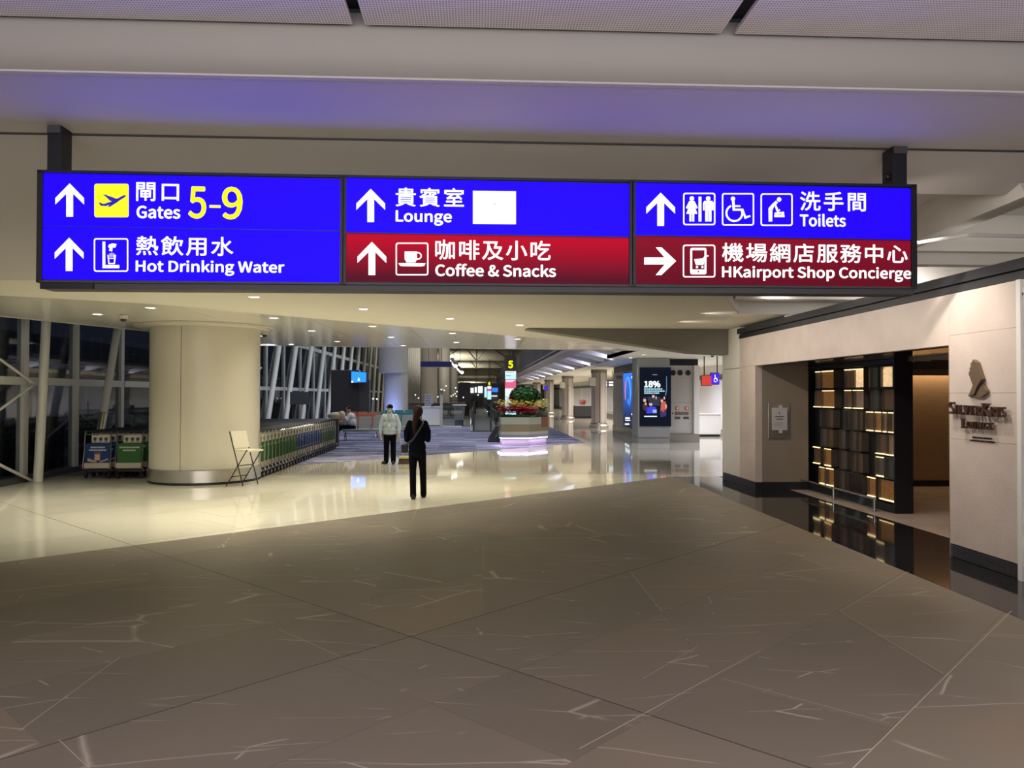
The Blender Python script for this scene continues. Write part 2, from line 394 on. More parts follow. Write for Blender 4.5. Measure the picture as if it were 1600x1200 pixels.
pave(tan, M['tan'], 6.25-1.475*4, 42, 2.95, 8, {}, gap=0.005)
# polished black border along the lounge wall (it widens into the entrance)
for i in range(9):
    y0 = -3+i*2.25
    MB().box(4.405, 5.38, y0+0.003, min(y0+2.247, 16.85), -0.02, 0.0).build('tile', M['blackstone'], floor)
MB().prism([(4.405, 16.855), (5.6, 16.855), (5.6, 17.35), (4.405, 17.35)], -0.02, 0).build('tile', M['tan'], floor)
MB().prism([(5.6, 16.43), (11, 16.43), (11, 17.35), (5.6, 17.35)], -0.02, 0).build('tile', M['tan'], floor)
MB().box(-9.3, 11, -3, 30, -0.12, -0.021).build('screed', M['joint'], floor)
MB().prism(clip(brown, 0, -1, 3), -0.0205, -0.0015).build('grout_bed', M['grout'], floor)
MB().prism(cream, -0.0205, -0.0015).build('grout_bed', M['groutc'], floor)
MB().prism(tan, -0.0205, -0.0015).build('grout_bed', M['groutc'], floor)
for a_, b_ in (((-9.25, -3.0), (4.4, 10.65)), ((-9.25, 14.54), (4.4, 0.89))):
    dxy = Vector((b_[0]-a_[0], b_[1]-a_[1], 0)).normalized(); nn = Vector((-dxy.y, dxy.x, 0))*0.004
    q_ = [Vector((*a_, 0))+nn, Vector((*a_, 0))-nn, Vector((*b_, 0))-nn, Vector((*b_, 0))+nn]
    MB().prism([(p.x, p.y) for p in q_], -0.001, 0.0006).build('expansion_joint', M['joint'], floor)
MB().box(-9.3, 16, 30, 420, -0.12, 0.0).build('far_paving', M['tan'], floor)

# carpet
def carpet_mat():
    m = D.materials.new('striped_carpet'); m.use_nodes = True; nt = m.node_tree; b = nt.nodes['Principled BSDF']
    N = nt.nodes.new; L = nt.links.new
    tc = N('ShaderNodeTexCoord')
    mp = N('ShaderNodeMapping'); mp.inputs['Scale'].default_value = (0.7, 2.6, 1); L(tc.outputs['Object'], mp.inputs['Vector'])
    br = N('ShaderNodeTexBrick'); br.inputs['Scale'].default_value = 1.0; br.inputs['Brick Width'].default_value = 0.9; br.inputs['Row Height'].default_value = 0.42
    br.inputs['Mortar Size'].default_value = 0; br.offset = 0.37; br.inputs['Bias'].default_value = 0
    br.inputs['Color1'].default_value = (0, 0, 0, 1); br.inputs['Color2'].default_value = (1, 1, 1, 1); L(mp.outputs[0], br.inputs['Vector'])
    n = N('ShaderNodeTexNoise'); mp2 = N('ShaderNodeMapping'); mp2.inputs['Scale'].default_value = (0.9, 6, 1); L(tc.outputs['Object'], mp2.inputs['Vector'])
    L(mp2.outputs[0], n.inputs['Vector']); n.inputs['Scale'].default_value = 1.6; n.inputs['Detail'].default_value = 3
    mx = N('ShaderNodeMixRGB'); mx.inputs[0].default_value = 0.5; L(br.outputs[0], mx.inputs[1]); L(n.outputs['Fac'], mx.inputs[2])
    r = N('ShaderNodeValToRGB'); r.color_ramp.interpolation = 'CONSTANT'
    e = r.color_ramp.elements; e.new(0.5); e.new(0.6)
    for i, (p, c) in enumerate([(0, (0.032, 0.036, 0.085)), (0.33, (0.10, 0.105, 0.17)), (0.55, (0.20, 0.20, 0.27)), (0.72, (0.36, 0.36, 0.43))]):
        e[i].position = p; e[i].color = (*c, 1)
    L(mx.outputs[0], r.inputs['Fac']); L(r.outputs[0], b.inputs['Base Color']); b.inputs['Roughness'].default_value = 0.95
    b.inputs['Specular IOR Level'].default_value = 0.15
    return m
M['carpet'] = carpet_mat()
cp = MB().prism([(-4.7, 19.6), (4.1, 28.9), (4.15, 44.4), (-9.0, 44.4), (-9.0, 19.6)], 0.001, 0.008)
meta(cp.build('carpet', M['carpet']), 'blue and grey striped carpet under the seating area', 'carpet')

# ================= CEILING =================
ceil = struct_root('ceiling')
ZC = 3.2
def cz(px, py, z=ZC):
    p = atZ(px, py, z); return (p.x, p.y)
# near smooth plate: up to the crease
crease = [cz(-120, 446), cz(240, 475), cz(380, 488), cz(860, 530)]
Y6 = 6.25
# lip where the curved cove meets the low soffit
lip = 9.75
bx = lambda y: 2.0+(y-7.14)*0.4266
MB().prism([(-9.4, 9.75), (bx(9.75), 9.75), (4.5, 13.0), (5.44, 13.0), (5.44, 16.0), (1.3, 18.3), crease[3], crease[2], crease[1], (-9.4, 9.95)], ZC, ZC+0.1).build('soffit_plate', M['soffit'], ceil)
# far strip ceiling in long boards running with the concourse
far = [cz(-160, 487), cz(0, 495), cz(222, 517), cz(400, 540), cz(800, 546), cz(912, 547)]
far_edge = [(-9.25, 12.4), far[1], far[2], far[3], far[4], (5.0, 24.0)]
def yl(x, pl):
    for i in range(len(pl)-1):
        if pl[i][0] <= x <= pl[i+1][0]:
            t = (x-pl[i][0])/(pl[i+1][0]-pl[i][0]); return pl[i][1]+(pl[i+1][1]-pl[i][1])*t
    return pl[0][1] if x < pl[0][0] else pl[-1][1]
crl = [(-9.4, 9.95)]+[p for p in crease[1:]]+[(5.0, 22.5)]
x = -9.2
while x < 4.99:
    x1 = min(x+0.868, 5.0)
    a0, a1 = yl(x, crl), yl(x1, crl); b0, b1 = yl(x, far_edge), yl(x1, far_edge)
    ns = 5; g = 0.004
    mb = MB()
    mb.prism([(x+g, a0-0.05), (x1-g, a1-0.05), (x1-g, b1), (x+g, b0)], ZC+0.015, ZC+0.07)
    mb.build('ceiling_board', M['strip'], ceil)
    x = x1
mb = MB(); mb.prism([(-9.25, 9.8)]+[(p[0], p[1]-0.02) for p in far_edge]+[(5.0, 16)], ZC+0.075, ZC+0.4); mb.build('soffit_core', M['darkgrey'], ceil)
# edge fascia of the low soffit toward the tall hall
mb = MB()
for i in range(len(far_edge)-1):
    a, b = far_edge[i], far_edge[i+1]
    mb.quad((a[0], a[1], ZC), (b[0], b[1], ZC), (b[0], b[1], ZC+0.5), (a[0], a[1], ZC+0.5))
mb.build('soffit_edge', M['upper'], ceil, fix=False)
# right hand passage ceiling
MB().prism([(1.3, 18.3), (5.3, 15.95), (5.3, 16.45), (5.3, 24.0), (5.0, 24.0), (crease[3][0], crease[3][1]+0.02)], ZC, ZC+0.12).build('passage_soffit', M['soffit'], ceil)
MB().box(5.3, 11.2, 16.45, 29.2, ZC, ZC+0.12).build('passage_soffit', M['soffit'], ceil)
MB().box(5.0, 5.3, 24.0, 29.2, ZC, ZC+0.12).build('passage_soffit', M['soffit'], ceil)
MB().box(5.42, 11.2, 29.2, 130, ZC, ZC+0.12).build('passage_soffit', M['soffit'], ceil)
for a_, b_, w_ in (((985, 893), (1035, 957), 4), ((1580, 955), (1330, 1203), 5), ((1187, 1017), (905, 1170), 4), ((30, 1142), (187, 1027), 4), ((1312, 955), (1475, 1053), 3), ((655, 786), (645, 811), 4), ((755, 848), (755, 891), 3), ((92, 1156), (142, 1203), 4), ((435, 983), (530, 1025), 3), ((1420, 893), (1312, 955), 3), ((1128, 1060), (1390, 1130), 2), ((1256, 872), (1300, 890), 2), ((1005, 1060), (1090, 1010), 2)):
    p_, q_ = gp(*a_), gp(*b_); d_ = (q_-p_).normalized(); n_ = Vector((-d_.y, d_.x, 0))*w_*0.0005
    MB().prism([((p_+n_).x, (p_+n_).y), ((p_-n_).x, (p_-n_).y), ((q_-n_).x, (q_-n_).y), ((q_+n_).x, (q_+n_).y)], -0.001, 0.0009).build('light_joint', M['lightjoint'], floor)
# dark wedge bulkhead hanging where the soffit meets the lounge wall
wp = [atY(822, 513.5, 16.0), atY(1160, 512, 16.0), atY(1160, 555, 16.0), atY(1080, 551, 16.0)]
MB().extr([Vector(p) for p in wp], (0, 0.5, 0)).build('bulkhead', M['bulk'], ceil)
# sloping cove from the trim line down to the soffit, left of the coffers
prof = [(6.25, 3.86), (6.8, 3.80), (7.6, 3.64), (8.6, 3.44), (9.4, 3.27), (9.75, 3.2)]
def sweep(prof, xa, xb, name, m, th=0.08):
    mb = MB(); n = len(prof)
    P0 = [(xa(y) if callable(xa) else xa, y, z) for y, z in prof]; P1 = [(xb(y) if callable(xb) else xb, y, z) for y, z in prof]
    T0 = [(p[0], p[1], p[2]+th) for p in P0]; T1 = [(p[0], p[1], p[2]+th) for p in P1]
    base = P0+P1+T0+T1
    fs = []
    for i in range(n-1):
        fs += [(i, i+1, n+i+1, n+i), (2*n+i, 3*n+i, 3*n+i+1, 2*n+i+1)]
        fs += [(i, 2*n+i, 2*n+i+1, i+1), (n+i, n+i+1, 3*n+i+1, 3*n+i)]
    fs += [(0, n, 3*n, 2*n), (n-1, 3*n-1, 4*n-1, 2*n-1)]
    mb.add(base, fs); return mb.build(name, m, ceil, smooth=True)
prof2 = [(7.14, 3.735)]+[p for p in prof if p[0] > 7.14]
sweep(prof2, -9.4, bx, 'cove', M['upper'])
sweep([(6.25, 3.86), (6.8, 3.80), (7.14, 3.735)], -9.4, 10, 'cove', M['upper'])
# trim reveal line and flat strip over the sign
for dz, yy in ((0.0, 6.203), (0.0, 6.234)):
    MB().box(-9.4, 10, yy, yy+0.007, 3.854, 3.875).build('reveal', M['darkgrey'], ceil)
MB().box(-9.4, 10, 5.02, 6.20, 3.86, 3.96).build('flat_bay', M['upper'], ceil)
MB().box(-9.4, 10, 6.19, 6.27, 3.868, 3.96).build('reveal_back', M['darkgrey'], ceil)
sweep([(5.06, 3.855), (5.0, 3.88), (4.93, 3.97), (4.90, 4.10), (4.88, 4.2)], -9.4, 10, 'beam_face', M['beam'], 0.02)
# perforated panels
px_edges = [-9.4, -5.2, -0.92, 1.48, 4.6, 7.6]
pe = [(-9.4, -3.3), (-3.27, -0.93), (-0.84, 1.45), (1.53, 3.9), (3.98, 7.6)]
def px_at(px): return atZ(px, 60, 4.12).x
j1a, j1b, j2a, j2b = px_at(558), px_at(576), px_at(1122), px_at(1143)
for (a, b) in ((-9.4, j1a-2.78), (j1a-2.70, j1a), (j1b, j2a), (j2b, j2b+2.62), (j2b+2.72, 7.6)):
    for (ya, yb) in ((2.2, 4.83), (-0.5, 2.1), (-3.2, -0.6)):
        MB().cham(a, b, ya, yb, 4.12, 4.15, 0.006).build('perforated_panel', M['perf'], ceil)
MB().box(-9.4, 7.6, -3.4, 4.95, 4.28, 4.36).build('plenum', M['darkgrey'], ceil)
# ---- coffers on the right: x from 1.6 to 7.6, y 7.14 to 15.5
zt = 4.05
MB().box(1.9, 10, 7.14, 13.0, zt, zt+0.08).build('coffer_back', M['offwhite'], ceil)
MB().prism([(bx(7.0)-0.05, 7.0), (bx(13.0)-0.05, 12.99), (bx(13.0)+0.012, 12.99), (bx(7.0)+0.012, 7.0)], 3.201, zt).build('coffer_side', M['upper'], ceil)
MB().box(4.45, 10, 12.985, 13.1, 3.201, zt).build('coffer_side', M['offwhite'], ceil)
MB().box(10, 10.1, 6.9, 13.1, 2.9, zt).build('coffer_side', M['offwhite'], ceil)
pp = [atZ(1410, 301, 4.0), atZ(1496, 301, 4.0), atZ(1468, 335, 4.0), atZ(1410, 335, 4.0)]
MB().extr(pp, (0, 0, 0.04)).build('perforated_panel', M['perf'], ceil)
def beam(a, b, wid, z0, z1, taper=0.12, m=None):
    a = Vector((a[0], a[1], 0)); b = Vector((b[0], b[1], 0)); d = (b-a).normalized(); s = Vector((-d.y, d.x, 0))
    vs = []
    for p in (a, b):
        vs += [p+s*wid/2+Vector((0, 0, z0)), p-s*wid/2+Vector((0, 0, z0)), p-s*(wid/2+taper)+Vector((0, 0, z1)), p+s*(wid/2+taper)+Vector((0, 0, z1))]
    mb = MB(); mb.add(vs, [(0, 1, 2, 3), (7, 6, 5, 4), (0, 4, 5, 1), (1, 5, 6, 2), (2, 6, 7, 3), (3, 7, 4, 0)])
    return mb.build('beam', m or M['upper'], ceil)
zb = 3.66
d0 = atZ(1437, 380, zb); d1 = atZ(1600, 315, zb); dd = (d1-d0)
e0 = d0-dd*1.2; e1 = d1+dd*0.1
beam((e0.x, e0.y), (e1.x, e1.y), 0.22, zb, 4.05, 0.16)
for py, w_, z0, xl in ((393, 0.12, 3.62, 2.6), (415, 0.2, 3.5, 2.6), (452, 0.2, 3.4, 3.3), (471, 0.3, 3.3, 3.9)):
    y = atZ(1437, py, z0).y
    beam((bx(y), y), (9.9, y), w_, z0, zt, 0.12)
MB().tube([atZ(1437, 386, 3.5)+Vector((-0.3, 0, 0)), atZ(1512, 367, 3.5), atZ(1600, 369, 3.5), (7.3, atZ(1600, 369, 3.5).y, 3.5)], 0.022, 8).build('conduit', M['white'], ceil, smooth=True)
MB().box(5.5, 10, 3, 13.1, 2.92, 2.98).build('lounge_roof', M['offwhite'], ceil)
MB().box(5.46, 5.56, 13.0, 16.4, 2.9, 3.3).build('shaft_wall', M['darkgrey'], ceil)
MB().prism([(5.43, 13.0), (10, 13.0), (10, 13.3), (5.43, 13.3)], 3.0, 3.21).build('coffer_edge', M['soffit'], ceil)

# hall roof: shallow vault bays
roof = struct_root('ceiling.001')
mb = MB(); mb.sm = True
M['offribs'] = mat('rib_paint', (0.25, 0.235, 0.2), 0.6)
M['vault'] = mat('vault_panels', (0.55, 0.52, 0.43), 0.6, noise=0.05, nscale=0.3)
for bay in range(11):
    y0 = 24.5+bay*36; 
    pr = [(y0+36*t, 8.6+1.6*math.sin(PI*t)-0.9*t) for t in [i/10 for i in range(11)]]
    mb = MB()
    for i in range(10):
        (ya, za), (yb, zb_) = pr[i], pr[i+1]
        mb.quad((-9.6, ya, za), (16, ya, za), (16, yb, zb_), (-9.6, yb, zb_))
    mb.build('vault', M['vault'], roof, smooth=True, fix=False)
    rb = MB()
    for xx in (-6, 0, 6):
        rb.tube([(xx, a, b-0.08) for a, b in pr], 0.06, 5)
    for s in (-1, 1):
        rb.tube([(s*6-3*s*2*t*1.0, a, b-0.08) for t, (a, b) in zip([i/10 for i in range(11)], pr)], 0.055, 5)
        rb.tube([(s*6-(s*12)*t, a, b-0.08) for t, (a, b) in zip([i/10 for i in range(11)], pr)], 0.055, 5)
    rb.build('rib', M['offribs'], roof)
endw = MB().box(-9.6, 16, 419, 420, 0, 9); meta(endw.build('wall_far', M['darkgrey']), kind='structure')

# downlights
lens = glow('downlight_lens', (1.0, 0.94, 0.82), 7.0)
dl = thing('ceiling_light', (0, 0, 0), 'round recessed white downlight in the low cream ceiling', 'light', 'recessed downlights in the low soffit')
MB().lathe([(0.075, -0.004), (0.075, 0.002), (0.105, 0.003), (0.105, -0.001), (0.075, -0.004)], n=20).build('trim_ring', M['white'], dl, world=False, smooth=True)
MB().lathe([(0.0, 0.0), (0.075, 0.0)], n=20).build('lens', lens, dl, world=False, fix=False)
pxs = [(397, 464), (568, 483), (703, 498), (812, 508), (235, 481), (152, 491), (428, 497), (582, 510), (707, 521), (809, 530), (487, 517), (611, 527), (713, 535), (405, 525), (455, 538), (527, 533.5), (630, 540), (985, 559), (1006, 554.5)]
first = True
for px, py in pxs:
    smooth_area = (px, py) in ((397, 464), (568, 483), (703, 498), (812, 508), (985, 559), (1006, 554.5))
    zz = ZC-0.001 if smooth_area else ZC+0.014
    p = atZ(px, py, zz)
    o = dl if first else copy_tree(dl); first = False
    o.location = (p.x, p.y, zz)
    l = D.lights.new('downlight_beam', 'SPOT'); l.energy = 26; l.color = WARM; l.spot_size = R(100); l.spot_blend = 0.8; l.shadow_soft_size = 0.06
    lo = D.objects.new('downlight_beam', l); C.objects.link(lo); lo.location = (p.x, p.y, zz-0.02)
# dome cameras
def dome(px, py, Y, label, k=0.62):
    p = atZ(px, py, ZC-0.0) if Y is None else atY(px, py, Y)
    t = thing('dome_camera', (p.x, p.y, ZC), label, 'camera'); t.scale = (k, k, k)
    MB().lathe([(0.0, 0.0), (0.11, 0), (0.11, -0.09), (0.09, -0.10), (0.0, -0.10)], n=20).build('housing', M['offwhite'], t, world=False, smooth=True)
    MB().lathe([(0.085, -0.10), (0.08, -0.14), (0.05, -0.175), (0.0, -0.185)], n=18).build('dome', M['black'], t, world=False, smooth=True)
dome(414, 519, None, 'white dome camera hanging from the ceiling right of the round column')
dome(193, 493, None, 'white dome camera hanging from the ceiling left of the round column')
dome(1113, 553, None, 'white dome camera under the soffit beside the white wall panel')

# ================= ROUND COLUMN =================
cb = gp(302, 759); ccx, ccy = cb.x-0.15, cb.y+1.1
col = thing('round_column', (ccx, ccy, 0), 'large cream round column with a steel skirting band', 'column')
cc = (ccx, ccy, 0); r0 = 1.085
seams = [R(-96), R(-96)+2*PI/3, R(-96)+4*PI/3]
for i in range(3):
    a0 = seams[i]+0.004; a1 = seams[i]+2*PI/3-0.004
    MB().lathe([(r0, 0.3), (r0, ZC), (r0-0.03, ZC), (r0-0.03, 0.3), (r0, 0.3)], cc, 24, a0, a1).build('cladding_panel', M['colcream'], col, smooth=True)
MB().lathe([(r0-0.02, 0.28), (r0-0.02, ZC)], cc, 48).build('core', M['black'], col, smooth=True)
MB().lathe([(r0-0.06, 0.045), (r0+0.035, 0.05), (r0+0.035, 0.285), (r0, 0.3), (r0-0.06, 0.3)], cc, 64).build('skirting_band', M['brushed'], col, smooth=True)
MB().lathe([(r0-0.1, 0.0), (r0+0.02, 0.0), (r0+0.02, 0.05), (r0-0.1, 0.05)], cc, 64).build('plinth', M['black'], col, smooth=True)
MB().lathe([(r0+0.0, ZC-0.05), (r0+0.16, ZC-0.05), (r0+0.18, ZC-0.02), (r0+0.30, ZC-0.02), (r0+0.31, ZC+0.01)], cc, 64).build('collar', M['colcream'], col, smooth=True)

# ================= LEFT GLAZING =================
GX = -9.3
win = struct_root('window_1')
def gy(px): return -GX/((744-px)/F)*1.0
posts = [12.3, gy(57), gy(133), gy(193)+0.3, 22.6, 25.0, 27.8]+[gy(p) for p in (387, 420, 447, 472, 492.5, 510)]
y = posts[-1]
while y < 118: y += 3.25; posts.append(y)
for y in posts:
    MB().box(GX-0.09, GX+0.06, y-0.085, y+0.085, 0.12, 8.6).build('mullion', M['mullion'], win)
    MB().box(GX-0.30, GX-0.24, y+0.55, y+0.72, 0.12, 8.6).build('outer_fin', M['darkgrey'], win)
for a, b in zip([-3.0]+posts[:-1], posts):
    for z, h in ((2.06, 0.10), (4.35, 0.12)):
        MB().box(GX-0.07, GX+0.09, a+0.086, b-0.086, z-h*0.8, z+h*0.8).build('transom', M['mullion'], win)
    MB().box(GX-0.02, GX-0.01, a+0.086, b-0.086, 0.12, 8.5).build('pane', M['glass'], win)
MB().box(GX-0.15, GX+0.16, -3, 120, 0, 0.12).build('sill', M['darkgrey'], win)
# leaning tubes
tubes = []
for i, y in enumerate(posts[8:]):
    tubes.append((y-2.1, y+3.4))
for y0, y1 in tubes:
    MB().tube([(GX+0.55, y0, 0.0), (GX+0.35, y1, 8.6)], 0.12, 12).build('raking_strut', M['tube'], win, smooth=True)
p = atX(62, 700, -8.9); q = atX(72, 505, -8.9)
dv = (q-p)/(q.z-p.z); s0 = p-dv*p.z; s1 = p+dv*(8.5-p.z)
MB().tube([s0, s1], 0.09, 14).build('raking_strut', M['tube'], win, smooth=True)
p = atX(157, 675, -8.75); q = atX(184, 510, -8.75)
dv = (q-p)/(q.z-p.z); s0 = p-dv*p.z; s1 = p+dv*(8.5-p.z)
MB().tube([s0, s0+dv*1.35], 0.095, 14).build('strut_sleeve', M['brushed'], win, smooth=True)
MB().tube([s0+dv*1.35, s1], 0.085, 14).build('raking_strut', M['tube'], win, smooth=True)
# tie rods meeting at the first post
j = atX(54, 600, GX+0.2)
for px, py in ((-30, 540), (-30, 662)):
    p = atX(px, py, GX+0.2)
    MB().tube([p, j+(p-j)*0.12], 0.025, 8).build('tie_rod', M['white'], win, smooth=True)
    MB().tube([j+(p-j)*0.12, j], 0.035, 8, 0.012).build('clevis', M['white'], win, smooth=True)
p = atX(-30, 712, GX+0.2); q = atX(52, 752, GX+0.2)
MB().tube([p, q], 0.03, 8).build('tie_rod', M['white'], win, smooth=True)

# outside: apron, air bridge, terminal wing
MB().box(-220, -9.5, -20, 420, -4.2, -4.0).build('apron', mat('wet_tarmac', (0.03, 0.032, 0.036), 0.4))['kind'] = 'structure'
ab = thing('air_bridge', (-17, 30, -4), 'pale boarding bridge outside the dark glazing', 'boarding bridge')
M['bridge'] = mat('bridge_paint', (0.15, 0.15, 0.18), 0.5, noise=0.06, nscale=0.5)
MB().cham(-18.6, -16.2, 22, 46, 0.9, 2.75, 0.08).build('tunnel', M['bridge'], ab)
MB().cham(-19.0, -15.8, 21.8, 46.2, 2.75, 2.95, 0.05).build('tunnel_roof', M['darkgrey'], ab)
for y in (24, 33, 42):
    MB().box(-17.6, -17.2, y, y+0.4, -4, 0.9).build('leg', M['darkgrey'], ab)
    MB().box(-16.22, -16.15, y+1.2, y+3.8, 1.5, 2.3).build('tunnel_window', M['black'], ab)
for i in range(5):
    MB().tube([(-16.15, 23+i*4.6, 0.9), (-16.15, 25+i*4.6, 0.1), (-16.15, 27+i*4.6, 0.9)], 0.06, 6).build('truss', M['darkgrey'], ab)
spot((-13.0, 32, 5.5), (-17, 31, 1.5), 300, (0.8, 0.85, 1.0), 120, 0.1, name='apron_flood')
pier = thing('terminal_wing', (-34, 60, -4), 'dark terminal wing with a curved canopy beyond the glass', 'building')
mb = MB(); mb.sm = True
for i in range(7):
    y = 22+i*13
    mb.add([(-30+4*math.cos(a)*1.0, y+12*k2, 4.2+1.6*math.sin(a)) for k2 in (0, 1) for a in [PI*t/8 for t in range(9)]], [(t, t+1, t+10, t+9) for t in range(8)])
mb.build('canopy', mat('canopy_metal', (0.05, 0.055, 0.06), 0.5), pier, fix=False)
MB().box(-40, -33, 18, 140, -4, 3.9).build('facade', M['darkgrey'], pier)
for i in range(14):
    MB().box(-33.0, -32.9, 22+i*8, 27+i*8, 1.2, 2.4).build('window_band', glow('lit_window', (0.10, 0.105, 0.13), 0.6) if i == 0 else D.materials['lit_window'], pier)

# ================= LOUNGE WALL (right) =================
WX = 5.325
M['wallstone'] = mat('beige_limestone', (0.56, 0.48, 0.43), 0.42, noise=0.07, nscale=2.5, bump=0.15, bscale=40)
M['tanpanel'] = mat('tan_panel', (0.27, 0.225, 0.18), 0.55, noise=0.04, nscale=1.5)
wall = struct_root('wall_right')
YA = atX(1484, 700, WX).y; YB = atX(1180, 700, WX).y; YC = atX(1592, 700, WX).y; YD = 16.5
ZT = 2.945; ZO = 2.37; ZB = 0.15
g = 0.0025
def slab(y0, y1, z0, z1, x0=WX, x1=WX+0.13, m='wallstone', name='stone_panel'):
    MB().box(x0, x1, y0+g/2, y1-g/2, z0+g/2, z1-g/2).build(name, M[m], wall)
zs = [ZB, atX(1540, 690, WX).z, atX(1540, 614, WX).z, 2.48, ZT]
for z0, z1 in zip(zs[:-1], zs[1:]): slab(YC, YA, z0, z1)
ys = [YA, YA+2.0, YA+4.05, YB]
for a, b in zip(ys[:-1], ys[1:]): slab(a, b, ZO, ZT)
slab(YB, YD-1.2, 2.37, ZT); slab(YB, YD-1.2, ZB, 0.92); slab(YB, YD-1.2, 0.92, 2.37)
YE = YD-1.2
# pier end beyond: white enamel panels
slab(YE, 16.4, ZB, 2.35, m='white', name='enamel_panel'); slab(YE, 16.4, 2.36, 3.19, m='white', name='enamel_panel')
MB().box(WX+0.01, WX+1.2, 16.3, 16.42, 0, 3.19).build('end_panel', M['white'], wall)
# white metal system near the camera
for z0, z1 in ((ZB, 1.0), (1.0, 2.17), (2.17, 2.945)):
    for y0, y1 in ((6.0, YC-0.06), (4.5, 6.0), (3.0, 4.5), (0.5, 3.0), (-3, 0.5)):
        slab(y0, y1, z0, z1, x0=WX+0.015, m='white', name='enamel_panel')
MB().box(WX-0.02, WX+0.1, YC-0.06, YC, 0.0, ZT).build('cover_strip', M['white'], wall)
MB().box(WX+0.12, WX+0.22, -3, YA-0.002, 0.15, 3.1).build('backing', M['grout'], wall)
MB().box(WX+0.14, WX+0.22, YA, 16.4, ZO+0.0, 3.1).build('backing', M['grout'], wall)
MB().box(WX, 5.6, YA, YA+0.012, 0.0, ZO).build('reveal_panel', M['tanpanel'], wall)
MB().box(WX+0.01, WX+0.5, YA-0.012, YA, 0.0, ZO).build('reveal_core', M['wallstone'], wall)
# skirting
bs = struct_root('baseboard_right')
def skirt(x0, x1, y0, y1):
    MB().box(x0, x1, y0, y1, 0.0, 0.145).build('skirting', M['black'], bs)
skirt(WX+0.02, WX+0.14, -3, YA)
for i in range(7):
    MB().box(WX+0.0, WX+0.02, YC, YA, 0.012+i*0.019, 0.022+i*0.019).build('grille_bar', M['darkgrey'], bs)
skirt(WX+0.005, WX+0.14, YB, 16.4)
skirt(WX+0.1, 6.33, YB-0.012+0.0, YB+0.05)
MB().box(WX+0.02, WX+0.08, YB+0.0, 16.38, 0.146, 0.15).build('steel_edge', M['steel'], bs)
# black channel on top
tr = struct_root('trim_1')
z3 = 3.12
MB().box(WX+0.0, WX+0.10, -3, 15.35, ZT+0.005, ZT+0.085).build('channel', M['black'], tr)
MB().box(WX-0.02, WX+0.06, -3, 15.4, ZT+0.10, z3+0.03).build('channel', M['black'], tr)
MB().box(WX+0.06, WX+0.1, -3, 15.4, ZT, z3+0.02).build('channel_back', M['darkgrey'], tr)
# reveal wall with the notice frame
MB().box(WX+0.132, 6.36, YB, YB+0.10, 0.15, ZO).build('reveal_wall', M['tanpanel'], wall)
MB().box(WX, WX+0.132, YB-0.008, YB, 0.15, ZO).build('reveal_edge', M['wallstone'], wall)
# notice frame
n0 = atY(1200, 629, YB-0.02); n1 = atY(1234, 685, YB-0.02)
nf = thing('notice_board', ((n0.x+n1.x)/2, YB-0.03, n1.z), 'small acrylic frame with a taped white notice on the tan wall', 'notice')
x0, x1, za, zb_ = n0.x, n1.x, n1.z, n0.z
MB().cham(x0, x1, YB-0.028, YB-0.012, za, zb_, 0.004).build('backplate', M['brushed'], nf)
p0 = atY(1206, 637, YB-0.03); p1 = atY(1230, 672, YB-0.03)
MB().box(p0.x, p1.x, YB-0.034, YB-0.029, p1.z, p0.z).build('paper', mat('paper', (0.55, 0.53, 0.56), 0.7), nf)
px0, pw = p0.x, p1.x-p0.x; pz, ph = p0.z, p0.z-p1.z
ink = MB()
for u0, u1, v0, v1 in ((.2, .8, .38, .42), (.28, .72, .49, .53), (.12, .7, .66, .67), (.12, .8, .72, .73), (.12, .6, .78, .79), (.12, .85, .87, .875), (.46, .52, .2, .29)):
    ink.box(px0+pw*u0, px0+pw*u1, YB-0.0355, YB-0.0342, pz-ph*v1, pz-ph*v0)
ink.build('print', M['darkgrey'], nf)
for v0, v1 in ((-0.11, 0.03), (0.98, 1.14)):
    MB().box(px0+pw*0.45, px0+pw*0.68, YB-0.037, YB-0.0355, pz-ph*v1, pz-ph*v0).build('tape', M['offwhite'], nf)
# recess ceiling (dark mirror) and floor
lg = struct_root('ceiling.002')
MB().box(WX+0.14, 6.8, YA-0.0, 15.2, ZO-0.0, ZO+0.05).build('mirror_soffit', mat('bronze_mirror', (0.10, 0.075, 0.06), 0.08, 0.8), lg)
MB().box(6.6, 12, 6.0, 15.4, 2.33, 2.4).build('lounge_soffit', mat('slatted_soffit', (0.33, 0.27, 0.22), 0.4), lg)
for i in range(9):
    MB().box(6.7, 12, 11.0+i*0.42, 11.03+i*0.42, 2.31, 2.33).build('groove_strip', M['darkgrey'], lg)
lf = struct_root('floor.001')
MB().box(6.0, 12, YA-2.5, 15.3, -0.02, 0.003).build('lounge_floor', M['pinkstone'], lf)
for i in range(3):
    MB().box(5.384, 5.998, YA+i*(YB-YA)/3+.001, YA+(i+1)*(YB-YA)/3-.001, -0.02, 0.0).build('tile', M['blackstone'], lf)
MB().box(5.38, 12, YA-2.6, 15.5, -0.1, -0.021).build('slab', M['darkgrey'], lf)
lw = struct_root('wall_lounge')
M['lwall'] = mat('lounge_ochre_wall', (0.42, 0.28, 0.18), 0.5, noise=0.05)
MB().box(6.68, 12, 14.9, 15.0, 0.12, 2.33).build('back_wall', M['lwall'], lw)
MB().box(6.68, 12, 14.88, 15.0, 0, 0.12).build('skirting', M['black'], lw)
MB().box(10.4, 10.5, 6, 15, 0, 2.33).build('side_wall', M['lwall'], lw)
MB().box(5.6, 12, 5.95, 6.05, 0, 2.33).build('rear_wall', M['lwall'], lw)
MB().box(6.7, 12, 14.55, 14.60, 2.20, 2.33).build('cove_lip', M['tanpanel'], lw)
area((8.8, 14.75, 2.31), 4.0, 0.12, 15, (1.0, 0.72, 0.38), name='cove_lamp', spread=180)
